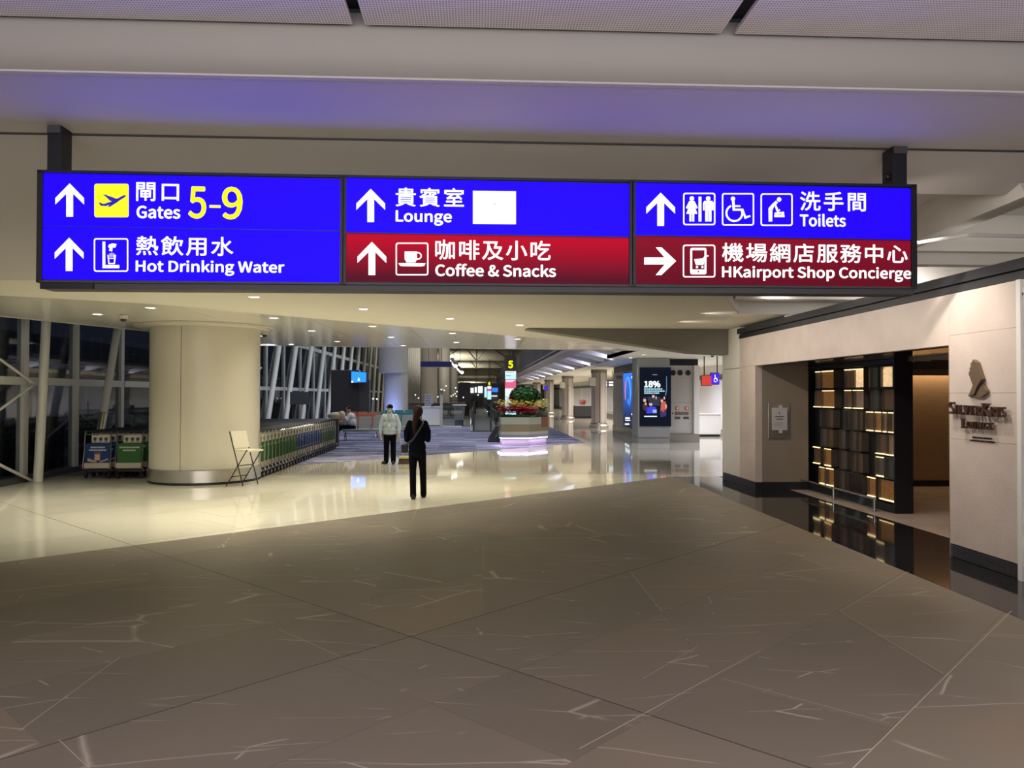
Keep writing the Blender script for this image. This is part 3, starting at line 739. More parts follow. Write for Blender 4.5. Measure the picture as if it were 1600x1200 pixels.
area((8.6, 10.5, 2.29), 2.0, 2.0, 7, (1.0, 0.78, 0.6), name='lounge_lamp')
# plant beside the inner wall
pl = thing('potted_palm', (6.95, 14.2, 0), 'dark palm leaves showing past the display screen edge', 'plant')
MB().lathe([(0.0, 0.0), (0.16, 0.0), (0.2, 0.4), (0.17, 0.4), (0.15, 0.35), (0, 0.35)], (6.95, 14.2, 0.006), 16).build('pot', M['black'], pl, smooth=True)
lf_m = mat('palm_green', (0.02, 0.03, 0.02), 0.5)
MB().tube([(6.95, 14.2, 0.3), (6.96, 14.2, 1.5)], 0.02, 6).build('stem', lf_m, pl)
for i in range(14):
    a = i*2.4; z = 0.6+(i*0.07) % 0.95; L_ = 0.42
    c = Vector((6.95, 14.2, z)); d = Vector((math.cos(a), math.sin(a)*0.6, 0)); s = Vector((-d.y, d.x, 0))*0.03
    MB().add([c, c+d*L_*0.5+s+Vector((0, 0, 0.12)), c+d*L_+Vector((0, 0, 0.06)), c+d*L_*0.5-s+Vector((0, 0, 0.12)), c+d*L_*0.5+Vector((0, 0, 0.09))], [(0, 1, 4), (1, 2, 4), (2, 3, 4), (3, 0, 4)]).build('leaf', lf_m, pl, fix=False)

# ---- glass block display screen
DX = 6.38
y1s = atX(1252, 700, DX).y; y0s = atX(1398, 700, DX).y
ds = thing('display_screen', (DX, y0s, 0), 'tall black display screen set with lit amber glass blocks beside the lounge entrance', 'display screen')
MB().cham(DX+0.16, DX+0.29, y0s, y1s-0.05, 0.003, 2.365, 0.004).build('back_panel', M['black'], ds)
MB().box(DX+0.0, DX+0.16, y0s, y0s+0.03, 0.003, 2.365).build('frame', M['black'], ds)
MB().box(DX+0.0, DX+0.16, y0s+0.03, y1s-0.06, 0.003, 0.13).build('frame', M['black'], ds)
MB().box(DX+0.0, DX+0.16, y0s+0.03, y1s-0.06, 2.29, 2.365).build('frame', M['black'], ds)
MB().box(DX-0.02, DX+0.05, y1s-0.1, y1s, 0.003, 2.365).build('jamb', M['brushed'], ds)
MB().box(DX-0.02, DX+0.3, y1s, y1s+0.04, 0.003, 2.365).build('jamb_edge', M['black'], ds)
def box_mat(name, c, dark, es, emit):  # emission puts the display light into the glass, unlit blocks included
    m = mat(name, c, 0.25, noise=0.25, nscale=14, emit=emit, es=es)
    nt = m.node_tree; b = nt.nodes['Principled BSDF']; N = nt.nodes.new; L = nt.links.new
    tc = N('ShaderNodeTexCoord'); mp = N('ShaderNodeMapping'); mp.inputs['Scale'].default_value = (7, 7, 7); L(tc.outputs['Object'], mp.inputs[0])
    v = N('ShaderNodeTexNoise'); v.inputs['Scale'].default_value = 1.6; v.inputs['Detail'].default_value = 1; v.inputs['Distortion'].default_value = 2.2; L(mp.outputs[0], v.inputs['Vector'])
    f = N('ShaderNodeMath'); f.operation = 'PINGPONG'; L(v.outputs['Fac'], f.inputs[0]); f.inputs[1].default_value = 0.07
    g_ = N('ShaderNodeMath'); g_.operation = 'GREATER_THAN'; L(f.outputs[0], g_.inputs[0]); g_.inputs[1].default_value = 0.018
    mx = N('ShaderNodeMixRGB'); L(g_.outputs[0], mx.inputs[0]); mx.inputs[1].default_value = tuple(x*dark for x in emit)+(1,); mx.inputs[2].default_value = (*emit, 1)
    L(mx.outputs[0], b.inputs['Emission Color']); return m
BM = {'b': box_mat('brown_glass', (0.04, 0.024, 0.015), 0.3, 0.28, (0.13, 0.065, 0.028)),
      'o': box_mat('amber_glass', (0.10, 0.05, 0.018), 0.3, 0.42, (0.27, 0.115, 0.028)),
      'w': box_mat('bright_glass', (0.6, 0.45, 0.3), 0.06, 1.0, (1.0, 0.66, 0.36)),
      'g': box_mat('grey_glass', (0.035, 0.03, 0.025), 0.6, 0.2, (0.10, 0.08, 0.065)),
      't': box_mat('tan_glass', (0.08, 0.055, 0.04), 0.5, 0.36, (0.22, 0.13, 0.075)),
      'd': box_mat('dark_glass', (0.012, 0.010, 0.010), 0.7, 0.1, (0.05, 0.035, 0.03)),
      'n': box_mat('green_grey_glass', (0.02, 0.023, 0.02), 0.7, 0.15, (0.07, 0.075, 0.06))}
led = glow('led_strip', (1.0, 0.72, 0.34), 2.2)
edge_m = mat('glass_edge', (0.10, 0.08, 0.06), 0.2)
rows = [(1.932, 2.262), (1.575, 1.905), (1.22, 1.55), (0.865, 1.195), (0.51, 0.84), (0.155, 0.485)]
boxes = [  # row, x0px, x1px, tone, led on top, led at bottom
 (0, 1271, 1280, 'b', 1, 0), (0, 1280.5, 1301, 'o', 1, 0), (0, 1316, 1328, 'b', 1, 0), (0, 1328.5, 1344, 'w', 1, 0), (0, 1358, 1370, 'n', 0, 0), (0, 1374, 1393, 'w', 0, 0),
 (1, 1268, 1279, 'b', 0, 1), (1, 1282, 1302, 'o', 1, 1), (1, 1316, 1327, 'b', 1, 1), (1, 1329, 1344, 't', 1, 1), (1, 1358, 1370, 'n', 0, 0), (1, 1372, 1394, 'b', 0, 0),
 (2, 1279, 1290, 'd', 0, 0), (2, 1291, 1300, 'b', 0, 0), (2, 1316, 1325, 'd', 0, 0), (2, 1326, 1335.5, 'g', 0, 0), (2, 1336, 1344, 'b', 0, 0), (2, 1350, 1363, 'b', 1, 1), (2, 1363.5, 1375, 'o', 1, 1), (2, 1375.5, 1383.5, 't', 1, 1), (2, 1384, 1395, 't', 1, 1),
 (3, 1278.5, 1289, 'g', 0, 0), (3, 1290, 1300, 'b', 0, 0), (3, 1305.5, 1315.5, 'g', 0, 0), (3, 1326, 1335.5, 'g', 0, 0), (3, 1336, 1344, 'b', 0, 0), (3, 1364, 1378.5, 'b', 0, 1), (3, 1379, 1392, 't', 0, 1),
 (4, 1267, 1277, 'b', 1, 1), (4, 1285, 1297, 'o', 1, 1), (4, 1306, 1317.5, 'g', 0, 0), (4, 1324, 1333, 'g', 0, 0), (4, 1333.5, 1344, 'b', 0, 0), (4, 1365, 1379, 'g', 1, 1), (4, 1380, 1395, 'n', 0, 0),
 (5, 1277, 1286.5, 'o', 1, 1), (5, 1287, 1297.5, 'o', 1, 1), (5, 1309, 1318, 'g', 0, 0), (5, 1319, 1344, 'd', 0, 0), (5, 1351, 1364, 'o', 1, 1), (5, 1370, 1395, 'o', 0, 1)]
for r, xa, xb, tone, tp, bt in boxes:
    ya = atX(xb, 650, DX).y; yb = atX(xa, 650, DX).y; za, zb_ = rows[r]
    pj = random.choice([0.0, 0.02, 0.04])
    b_ = MB().box(DX+0.06+pj, DX+0.14, ya+0.004, yb-0.004, za+0.012, zb_-0.012).build('glass_block', BM[tone], ds)
    f_ = MB()
    for (u0, u1, w0, w1) in ((ya, yb, za, za+0.007), (ya, yb, zb_-0.007, zb_), (ya, ya+0.005, za, zb_), (yb-0.005, yb, za, zb_)):
        f_.box(DX+0.02+pj, DX+0.15, u0, u1, w0, w1)
    f_.build('rim', edge_m, b_, world=True)
    if tp: MB().box(DX+0.03, DX+0.06, ya+0.01, yb-0.01, zb_-0.022, zb_-0.008).build('light_strip', led, b_)
    if bt: MB().box(DX+0.03, DX+0.06, ya+0.01, yb-0.01, za+0.008, za+0.022).build('light_strip', led, b_)
# low rail in front
rl = thing('low_rail', (6.02, 12.5, 0), 'low steel rail on two posts in front of the glass block display', 'rail')
ra = atX(1254, 755, 6.16); 
def railpt(px, py, X=6.2): return atX(px, py, X)
RX = 6.2
q0 = atX(1256, 756, RX); q1 = atX(1366, 789, RX)
MB().tube([(RX, y1s+0.0, 0.20), (RX, atX(1368, 700, RX).y, 0.20)], 0.014, 8).build('rail', M['steel'], rl, smooth=True)
MB().box(RX-0.005, RX+0.005, atX(1366, 700, RX).y, y1s, 0.05, 0.185).build('glass_panel', M['clear'], rl)
for px in (1302, 1366):
    y = atX(px, 700, RX).y
    MB().tube([(RX, y, 0.003), (RX, y, 0.22)], 0.022, 10).build('post', M['steel'], rl, smooth=True)
    MB().cham(RX-0.06, RX+0.06, y-0.06, y+0.06, 0.003, 0.015, 0.003).build('foot', M['steel'], rl)
# switch plate high on the white panel
sw = thing('wall_sensor', (WX, 6.9, 2.8), 'tiny grey sensor on the white panel at the right frame edge', 'sensor')
pz = atX(1597, 457, WX)
MB().cham(WX+0.0, WX+0.015, pz.y-0.03, pz.y+0.03, pz.z-0.05, pz.z+0.05, 0.004).build('housing', M['offwhite'], sw)
MB().box(WX-0.002, WX+0.001, pz.y-0.02, pz.y+0.02, pz.z-0.03, pz.z).build('lens', M['darkgrey'], sw)

# ---- bronze emblem and letters on the stone
M['bronze'] = mat('bronze_letters', (0.13, 0.075, 0.055), 0.35, 0.7)
M['bronze2'] = mat('bronze_emblem', (0.22, 0.16, 0.11), 0.38, 0.6)
def WP(px, py): return atX(px, py, WX)
def cr3(x, y): return WP(1470+x/6.669, 540+y/6.667)   # zoom crop coordinates of the emblem
em = thing('bird_emblem', tuple(cr3(390, 480)), 'bronze stylised bird emblem mounted above the lettering on the stone wall', 'emblem')
feathers = [
 ([(375, 145), (412, 175), (470, 350), (415, 440), (395, 500), (375, 520), (368, 508), (395, 430), (440, 350)], 0.05),
 ([(345, 190), (375, 150), (445, 345), (400, 420), (370, 515), (340, 520), (395, 400), (425, 345)], 0.04),
 ([(325, 245), (350, 195), (420, 345), (380, 410), (345, 520), (312, 525), (370, 410), (395, 350)], 0.03),
 ([(305, 290), (328, 245), (390, 345), (362, 410), (325, 528), (306, 532), (350, 410)], 0.02),
 ([(470, 405), (510, 470), (505, 500), (450, 535), (360, 537), (400, 515), (440, 440)], 0.036)]
for pts, d in feathers:
    P = [cr3(x, y) for x, y in pts]
    MB().extr(P, (-d, 0, 0)).build('feather', M['bronze2'], em)
# letter strokes (serif capitals), unit box 1 high
def stroke_letters(word, heights, x0, x1, ybase, ytop, depth, standoff, parent, m):
    T = 0.15; t = 0.07
    def vst(x, a=0, b=1, w_=T): return [(x-w_/2, a), (x+w_/2, a), (x+w_/2, b), (x-w_/2, b)]
    def ser(x, y, w_=0.34): return [(x-w_/2, y-0.035), (x+w_/2, y-0.035), (x+w_/2, y+0.035), (x-w_/2, y+0.035)]
    def ln(a, b, w_):
        dx, dy = b[0]-a[0], b[1]-a[1]; L_ = math.hypot(dx, dy); nx, ny = -dy/L_*w_/2, dx/L_*w_/2
        return [(a[0]+nx, a[1]+ny), (b[0]+nx, b[1]+ny), (b[0]-nx, b[1]-ny), (a[0]-nx, a[1]-ny)]
    def arc(cx, cy, rx, ry, a0, a1, wv, wh, n=8):
        out = []
        for i in range(n):
            b0, b1 = R(a0+(a1-a0)*i/n), R(a0+(a1-a0)*(i+1)/n)
            f = lambda a, k: (cx+(rx+k*wv/2)*math.cos(a), cy+(ry+k*wh/2)*math.sin(a))
            out.append([f(b0, -1), f(b1, -1), f(b1, 1), f(b0, 1)])
        return out
    GL = {
     'S': (0.55, arc(.27, .74, .17, .2, 30, 270, .12, .09)+arc(.27, .27, .19, .24, 90, -150, .13, .09)+[ln((.43, .8), (.45, .98), .05), ln((.07, .2), (.05, .02), .05)]),
     'I': (0.32, [vst(.16), ser(.16, .035), ser(.16, .965)]),
     'L': (0.58, [vst(.16), ser(.16, .965), [(0, 0), (.5, 0), (.56, .25), (.5, .25), (.45, .07), (0, .07)]]),
     'V': (0.72, [ln((.12, .97), (.36, .0), .15), ln((.36, .0), (.62, .97), .06), ser(.13, .965, .28), ser(.6, .965, .24)]),
     'E': (0.56, [vst(.16), ln((0, .965), (.5, .965), .07), ln((.2, .5), (.42, .5), .06), ln((0, .035), (.52, .035), .07), ln((.48, .95), (.5, .75), .05), ln((.5, .05), (.54, .27), .05)]),
     'R': (0.68, [vst(.16), ser(.16, .035), ln((0, .965), (.3, .965), .07)]+arc(.3, .74, .19, .21, 90, -90, .14, .07)+[ln((.2, .53), (.32, .53), .06), ln((.34, .52), (.6, .02), .13), ser(.62, .03, .16)]),
     'K': (0.74, [vst(.16), ser(.16, .035), ser(.16, .965), ln((.2, .45), (.56, .95), .06), ser(.58, .965, .22), ln((.3, .55), (.62, .03), .14), ser(.64, .03, .2)]),
     'O': (0.74, arc(.37, .5, .27, .44, 0, 360, .14, .08, 14)),
     'U': (0.72, [vst(.16, .3), ser(.16, .965), vst(.56, .3, 1, .07), ser(.56, .965, .26)]+arc(.36, .32, .2, .27, 180, 360, .13, .08)),
     'N': (0.76, [vst(.14, 0, 1, .07), ser(.14, .035, .26), ln((.12, .97), (.6, .02), .15), vst(.6, 0, 1, .07), ser(.6, .965, .26)]),
     'G': (0.74, arc(.38, .5, .27, .44, 45, 320, .14, .08, 12)+[vst(.6, .08, .45, .11), ser(.58, .45, .24), ln((.6, .75), (.62, .96), .05)])}
    adv = sum(GL[c][0]*h+0.03 for c, h in zip(word, heights)); sx = (x1-x0)/adv; x = 0
    for c, h in zip(word, heights):
        mb = MB()
        for poly in GL[c][1]:
            P = []
            for (u, v) in poly:
                pxx = x0+(x+u*h)*sx; s_ = (pxx-x0)/(x1-x0)
                yb = ybase[0]+(ybase[1]-ybase[0])*s_; yt = ytop[0]+(ytop[1]-ytop[0])*s_
                P.append(WP(pxx, yb+(yt-yb)*v*h)+Vector((-standoff, 0, 0)))
            mb.extr(P, (-depth, 0, 0))
        mb.build('letter', m, parent)
        x += GL[c][0]*h+0.03
l1 = thing('wall_lettering', tuple(WP(1535, 650)), 'bronze raised capital lettering beneath the bird emblem, upper line', 'lettering')
stroke_letters('SILVERKRIS', [1.12, .86, .86, .86, .86, .86, 1.12, .86, .86, .9], 1488.5, 1578, (646.5, 652.5), (629.5, 634), 0.035, 0.025, l1, M['bronze'])
l2 = thing('wall_lettering', tuple(WP(1532, 670)), 'smaller bronze raised capitals of the lower line under the emblem', 'lettering')
stroke_letters('LOUNGE', [1.12, .86, .86, .86, .86, .86], 1507.5, 1557, (669, 672), (655.5, 659), 0.03, 0.02, l2, M['bronze'])
l3 = thing('wall_lettering', tuple(WP(1535, 688)), 'tiny two-line bronze subtitle below the large wall letters', 'lettering')
for cx, cy, wpx, h_, s in ((1535, 684.3, 31, 0.018, 'SINGAPORE AIRLINES'), (1535, 689.3, 38, 0.018, 'A STAR ALLIANCE MEMBER')):
    c = WP(cx, cy); ww = abs(WP(cx-wpx/2, cy).y-WP(cx+wpx/2, cy).y)
    text_on(s, lambda u, v, d, c=c: c+Vector((-0.004-d, -u, v)), ww, h_, 0.01, 1.0, 0.004).build('letter_row', M['bronze'], l3)
# wall washer giving the raised letters their long shadows
l = D.lights.new('wall_washer', 'SPOT'); l.energy = 170; l.color = (1.0, 0.88, 0.78); l.spot_size = R(75); l.spot_blend = 0.9; l.shadow_soft_size = 0.015
lo = D.objects.new('wall_washer', l); C.objects.link(lo); lo.location = (4.55, 8.3, 3.9)
lo.rotation_euler = (Vector((5.325, 7.9, 1.6))-Vector(lo.location)).to_track_quat('-Z', 'Y').to_euler()

# ================= OVERHEAD SIGN =================
XL, XR = atY(57, 350, 5.98).x, atY(1433, 370, 6.12).x
SP0 = Vector((XL, 5.98, 0)); SP1 = Vector((XR, 6.12, 0)); SU = (SP1-SP0).normalized(); SN = Vector((SU.y, -SU.x, 0))
def suv(px, py):
    p = hit(px, py, SP0, SN); return (p-SP0).dot(SU), p.z
def SPt(u, z, d=0): return SP0+SU*u+Vector((0, 0, z))+SN*d
def sp(px, py, d=0.0):
    u, z = suv(px, py); return SPt(u, z, d)
zTl, zTr = suv(57, 265)[1], suv(1433, 288)[1]; zBl, zBr = suv(57, 441)[1], suv(1434, 451)[1]
print('SIGN z', zTl, zTr, zBl, zBr)
W_ = (SP1-SP0).length
sg = thing('direction_sign', tuple(SPt(W_/2, (zBl+zBr)/2)), 'long black-framed illuminated wayfinding sign hanging across the hall', 'sign')
def zt_(u): return zTl+(zTr-zTl)*u/W_
def zb2(u): return zBl+(zBr-zBl)*u/W_
def sbox(u0, u1, z0, z1, d0, d1, name, m, parent):
    """slab between u0..u1; z0/z1 may be functions of u"""
    f0 = z0 if callable(z0) else (lambda u: z0); f1 = z1 if callable(z1) else (lambda u: z1)
    P = [SPt(u0, f0(u0), d0), SPt(u1, f0(u1), d0), SPt(u1, f1(u1), d0), SPt(u0, f1(u0), d0)]
    return MB().extr(P, SN*(d1-d0)).build(name, m, parent)
sbox(0, W_, zb2, zt_, -0.26, -0.03, 'casing', M['black'], sg)
sbox(0.03, W_-0.02, lambda u: zb2(u)-0.045, lambda u: zb2(u)-0.002, -0.20, -0.02, 'lower_rail', M['darkgrey'], sg)
sbox(0.03, 0.42, lambda u: zb2(u)-0.05, lambda u: zb2(u)-0.004, -0.019, 0.0, 'lower_bracket', M['black'], sg)
U = lambda px: suv(px, 360)[0]
secs = [(66, 531), (541, 983), (994, 1424)]
def face_mat(name, c0, c1, s0, s1, es=1.0):
    m = mat(name, (0.002, 0.002, 0.002), 0.5, spec=0.08, emit=c0, es=es); nt = m.node_tree; b = nt.nodes['Principled BSDF']; N = nt.nodes.new; L = nt.links.new
    tc = N('ShaderNodeTexCoord'); sx = N('ShaderNodeSeparateXYZ'); L(tc.outputs['Generated'], sx.inputs[0])
    r = N('ShaderNodeValToRGB'); L(sx.outputs[2], r.inputs['Fac']); e = r.color_ramp.elements
    e[0].position = s0; e[1].position = s1; e[0].color = (*c1, 1); e[1].color = (*c0, 1)  # ramp paints the uneven backlight into the emission colour
    e2 = e.new(0.97); e2.color = (*c0, 1); e3 = e.new(1.0); e3.color = tuple(x*0.55 for x in c0)+(1,)
    L(r.outputs[0], b.inputs['Emission Color']); return m
M['blue'] = face_mat('blue_face', (0.006, 0.0, 0.95), (0.005, 0.0, 0.80), 0.0, 0.25, 2.8)
M['red'] = face_mat('red_face', (0.50, 0.001, 0.022), (0.095, 0.004, 0.017), 0.1, 0.88)
M['red2'] = face_mat('red_face_b', (0.24, 0.004, 0.02), (0.13, 0.003, 0.014), 0.1, 0.88)
M['wl'] = glow('white_letters', (1, 1, 1), 1.35); M['yl'] = glow('yellow_letters', (1.0, 0.93, 0.0), 1.1)
M['bl_icon'] = mat('dark_blue_print', (0.01, 0.01, 0.2), 0.4, emit=(0.012, 0.0, 0.35), es=1)
mids = [(66, 354, 531, 360), (541, 364, 983, 369), (994, 369, 1424, 373)]
faces = [(M['blue'], M['blue'], 'blue lit face', 'blue lit face'), (M['blue'], M['red'], 'blue lit face', 'dark red lit face'), (M['blue'], M['red2'], 'blue lit face', 'dark red lit face')]
for (a, b), (mx0, my0, mx1, my1), (mt, mbm, lt, lb) in zip(secs, mids, faces):
    ua, ub = U(a), U(b); zm = (suv(mx0, my0)[1]+suv(mx1, my1)[1])/2
    top = lambda u: zt_(u)-0.022; bot = lambda u: zb2(u)+0.018
    P = sbox(ua, ub, zm+0.004, min(top(ua), top(ub)), -0.03, -0.012, 'upper_face', mt, sg); P['label'] = lt
    P = sbox(ua, ub, max(bot(ua), bot(ub)), zm-0.004, -0.03, -0.012, 'lower_face', mbm, sg); P['label'] = lb
    sbox(ua, ub, zm-0.003, zm+0.003, -0.03, -0.008, 'divider', M['black'], sg)
for px in (57, 1424):
    sbox(U(px), U(px+9), zb2, zt_, -0.03, 0.0, 'end_frame', M['black'], sg)
for px in (536, 988.5):
    for o in (-2.8, 2.8):
        sbox(U(px+o-2.2), U(px+o+2.2), zb2, zt_, -0.03, 0.0, 'mullion', M['black'], sg)
sbox(0, W_, lambda u: zt_(u)-0.02, zt_, -0.03, 0.0, 'top_frame', M['black'], sg)
sbox(0, W_, zb2, lambda u: zb2(u)+0.016, -0.03, 0.0, 'bottom_frame', M['darkgrey'], sg)
# hangers
for i, (pa, pb) in enumerate(((67, 90), (1400, 1423))):
    ua, ub = U(pa), U(pb)
    sbox(ua, ub, zt_(ua)-0.005, 3.87, -0.20, -0.05, 'hanger_post', M['black'], sg)
    sbox(ua+0.005, ub-0.005, 3.80, 3.868, -0.21, -0.03, 'hanger_bracket', M['darkgrey'], sg)
cu_ = SPt(U(1397), suv(1397, 271)[1], -0.1)
MB().ball(cu_, 0.03).build('clamp', M['black'], sg, smooth=True)
_slope = lambda py: 0.0167-0.0094*(py-268)/185
def stext(s, x0, x1, y0, y1, m, emb=0.012, spacing=1.0, name='lettering'):
    cx, cy = (x0+x1)/2, (y0+y1)/2
    ul, zc = suv(x0, cy)[0], suv(cx, cy)[1]; ur = suv(x1, cy)[0]; h = suv(cx, y0)[1]-suv(cx, y1)[1]
    sl = _slope(cy)*(x1-x0); h *= 1-sl/(y1-y0)
    zsl = (suv(x1, cy+sl/2)[1]-suv(x0, cy-sl/2)[1])/(ur-ul); uc = (ul+ur)/2
    text_on(s, lambda u, v, d: SPt(uc+u, zc+v+u*zsl, -0.0105), ur-ul, h, emb, spacing).build(name, m, sg, fix=False)
def spoly(pts, m, name, d=-0.0105):
    mb = MB(); P = [sp(x, y, d) for x, y in pts]; mb.extr(P, SN*0.001); return mb.build(name, m, sg)
def arrow(cx, ty, m=None):
    pts = [(0, 0), (22.5, 23), (22.5, 33), (5.3, 16), (5.3, 52), (-5.3, 52), (-5.3, 16), (-22.5, 33), (-22.5, 23)]
    spoly([(cx+a, ty+b*1.0) for a, b in pts], M['wl'], 'arrow')
arrow(107.8, 286); arrow(107, 371); arrow(579, 294.5); arrow(580.8, 377.5); arrow(1032.8, 300.5)
spoly([(1057, 407.5), (1034, 429.5), (1025, 429.5), (1039, 413), (1007, 413), (1007, 402), (1039, 402), (1025, 386), (1034, 386)], M['wl'], 'arrow')
def rr(x0, y0, x1, y1, r=3.5, n=3):
    pts = []
    for cx, cy, a in ((x1-r, y0+r, -90), (x1-r, y1-r, 0), (x0+r, y1-r, 90), (x0+r, y0+r, 180)):
        for i in range(n+1):
            t = R(a+90*i/n); pts.append((cx+r*math.cos(t), cy+r*math.sin(t)))
    return pts
def ring(x0, y0, x1, y1, w_=2.0, name='icon_frame', r=3.5):
    o = rr(x0, y0, x1, y1, r); i_ = rr(x0+w_, y0+w_, x1-w_, y1-w_, max(0.5, r-w_*0.6)); n = len(o); mb = MB()
    for k in range(n):
        j = (k+1) % n
        mb.extr([sp(*o[k], -0.0105), sp(*o[j], -0.0105), sp(*i_[j], -0.0105), sp(*i_[k], -0.0105)], SN*0.001)
    return mb.build(name, M['wl'], sg)
def circ(cx, cy, r, n=14, ry=None): return [(cx+r*math.cos(2*PI*i/n), cy+(ry or r)*math.sin(2*PI*i/n)) for i in range(n)]
def arcs(cx, cy, r, a0, a1, w_, n=14):
    mb = MB()
    for i in range(n):
        t0, t1 = R(a0+(a1-a0)*i/n), R(a0+(a1-a0)*(i+1)/n)
        q = [(cx+(r+k*w_/2)*math.cos(t), cy+(r+k*w_/2)*math.sin(t)) for t, k in ((t0, -1), (t1, -1), (t1, 1), (t0, 1))]
        mb.extr([sp(*p, -0.0105) for p in q], SN*0.001)
    mb.build('icon_shape', M['wl'], sg)
I = lambda pts: spoly(pts, M['wl'], 'icon_shape')
def cr1(x, y): return (x/2.857, 180+y/2.857)
# section 1
spoly(rr(146.3, 286.5, 200.2, 339), M['yl'], 'yellow_square', d=-0.0115)
for q in ([(437, 388), (442, 388), (460, 395), (497, 383), (549, 356), (558, 355), (558, 362), (520, 386), (470, 404), (447, 403)],
          [(455, 351), (466, 353), (520, 372), (500, 384), (488, 380), (474, 366)], [(497, 387), (530, 380), (520, 388), (487, 408), (477, 408)]):
    spoly([cr1(x, y) for x, y in q], M['bl_icon'], 'aircraft_shape', d=-0.0103)
stext('閘口', 211.8, 279, 284, 314.5, M['wl'], 0.009, 1.2)
stext('Gates', 212.4, 281, 320.7, 341.5, M['wl'], 0.006)
stext('5', 293.3, 321.8, 290.5, 341.5, M['yl'], 0.005)
spoly([(326.5, 319.8), (344, 320.1), (344, 324.4), (326.5, 324.1)], M['yl'], 'dash')
stext('9', 346, 378.7, 290.8, 342.8, M['yl'], 0.005)
ring(145.6, 371.8, 199.5, 424.3)
for q in ([(455, 563), (467, 563), (467, 668), (530, 668), (530, 682), (455, 682)], [(484, 576), (500, 571), (518, 574), (512, 590), (500, 590), (498, 607), (484, 604), (487, 594), (480, 586)]):
    I([cr1(x, y) for x, y in q])
for q in ([(477, 622), (482, 622), (486, 664), (481, 664)], [(508, 622), (515, 622), (510, 664), (505, 664)], [(481, 659), (510, 659), (510, 664), (481, 664)], [(484, 636), (506, 636), (505, 640), (484, 640)], [(487, 615), (490, 615), (490, 632), (487, 632)], [(495, 613), (498, 613), (498, 632), (495, 632)], [(503, 615), (506, 615), (506, 632), (503, 632)]):
    I([cr1(x, y) for x, y in q])
stext('熱飲用水', 211.8, 364, 368, 400, M['wl'], 0.009, 1.15)
stext('Hot Drinking Water', 211, 444, 405.3, 431.5, M['wl'], 0.006)
# section 2
stext('貴賓室', 618, 725, 292, 323.5, M['wl'], 0.009, 1.2)
stext('Lounge', 618, 706, 328, 352.5, M['wl'], 0.006)
spoly([(739, 297.5), (806.3, 298.3), (806.3, 349.8), (739, 349.3)], M['wl'], 'white_plate', d=-0.0115)
spoly([(769, 315), (771, 315.5), (776, 320), (773.5, 320.2)], mat('grey_green_print', (0.2, 0.35, 0.3), 0.5, emit=(0.3, 0.45, 0.38)), 'brush_mark', d=-0.0103)
pale = mat('pale_print', (0.6, 0.65, 0.6), 0.5, emit=(0.86, 0.9, 0.86))
stext('CATHAY PACIFIC', 752, 792, 325, 328.5, pale, 0.0); stext('國 泰', 765, 776, 331.5, 335, pale, 0)
ring(618, 378.7, 669.3, 430)
cr2 = lambda x, y: (520+x/3.265, 250+y/3.265)
I([cr2(x, y) for x, y in ((366, 465), (429, 465), (429, 505), (420, 522), (376, 522), (366, 505))])
arcs(*cr2(434, 488), 5.0, -110, 110, 2.0)
I([cr2(x, y) for x, y in ((334, 525), (473, 526), (466, 539), (450, 542), (357, 541), (342, 538))])
stext('咖啡及小吃', 680, 860.6, 374, 407, M['wl'], 0.009, 1.15)
stext('Coffee & Snacks', 680, 869, 411.3, 432.8, M['wl'], 0.006)
# section 3
cr4 = lambda x, y: (970+x/3.2, 200+y/3.2)
ring(1068, 300.7, 1118.3, 351.5); ring(1128.7, 301.2, 1179, 352); ring(1189.2, 301.8, 1239.3, 352.5)
I4 = lambda pts: I([cr4(*p) for p in pts])
I4([(391, 342), (405, 342), (405, 466), (391, 466)])
I([(x, y) for x, y in circ(*cr4(357, 351), 3.6)]); I([(x, y) for x, y in circ(*cr4(439, 351), 3.6)])
I4([(344, 364), (370, 364), (387, 398), (379, 402), (368, 382), (385, 428), (369, 428), (369, 466), (359, 466), (359, 428), (355, 428), (355, 466), (345, 466), (345, 428), (329, 428), (346, 382), (335, 402), (327, 398)])
I4([(420, 363), (459, 363), (466, 372), (466, 410), (458, 410), (457, 378), (455, 378), (455, 466), (441, 466), (441, 412), (438, 412), (438, 466), (424, 466), (424, 378), (421, 378), (421, 410), (413, 410), (413, 372)])
I(circ(*cr4(563, 352), 3.4)); I4([(558, 362), (570, 362), (572, 385), (600, 385), (600, 393), (572, 393), (572, 402), (614, 402), (628, 440), (648, 434), (651, 442), (622, 453), (607, 412), (562, 412)])
arcs(*cr4(570, 424), 12.5, -20, 245, 2.9, 20)
I(circ(*cr4(794, 356), 3.5)); I4([(741, 400), (758, 380), (778, 362), (788, 372), (770, 388), (760, 410), (759, 466), (742, 466)])
I4([(770, 380), (777, 376), (790, 408), (796, 404), (800, 410), (786, 420), (780, 412)]); I4([(770, 432), (821, 432), (821, 444), (770, 444)])
I(circ(*cr4(812, 424), 2.4)); I4([(772, 422), (803, 418), (803, 428), (772, 430)])
stext('洗手間', 1251, 1354, 298.4, 330, M['wl'], 0.009, 1.2)
stext('Toilets', 1250.6, 1322.5, 333.2, 354.2, M['wl'], 0.006)
ring(1067.5, 382, 1118.3, 433.2)
ring(*cr4(349, 598), *cr4(430, 731), 3.0, 'icon_shape', 3); I4([(352, 706), (428, 706), (428, 729), (394, 729), (394, 713), (386, 713), (386, 729), (352, 729)]); I4([(352, 600), (428, 600), (428, 610), (352, 610)])
I4([(369, 655), (412, 650), (420, 640), (440, 634), (441, 640), (425, 646), (415, 684), (377, 684)]); I(circ(*cr4(383, 694), 1.9)); I(circ(*cr4(410, 694), 1.9))
stext('機場網店服務中心', 1128.8, 1419.4, 379, 411.5, M['wl'], 0.009, 1.13)
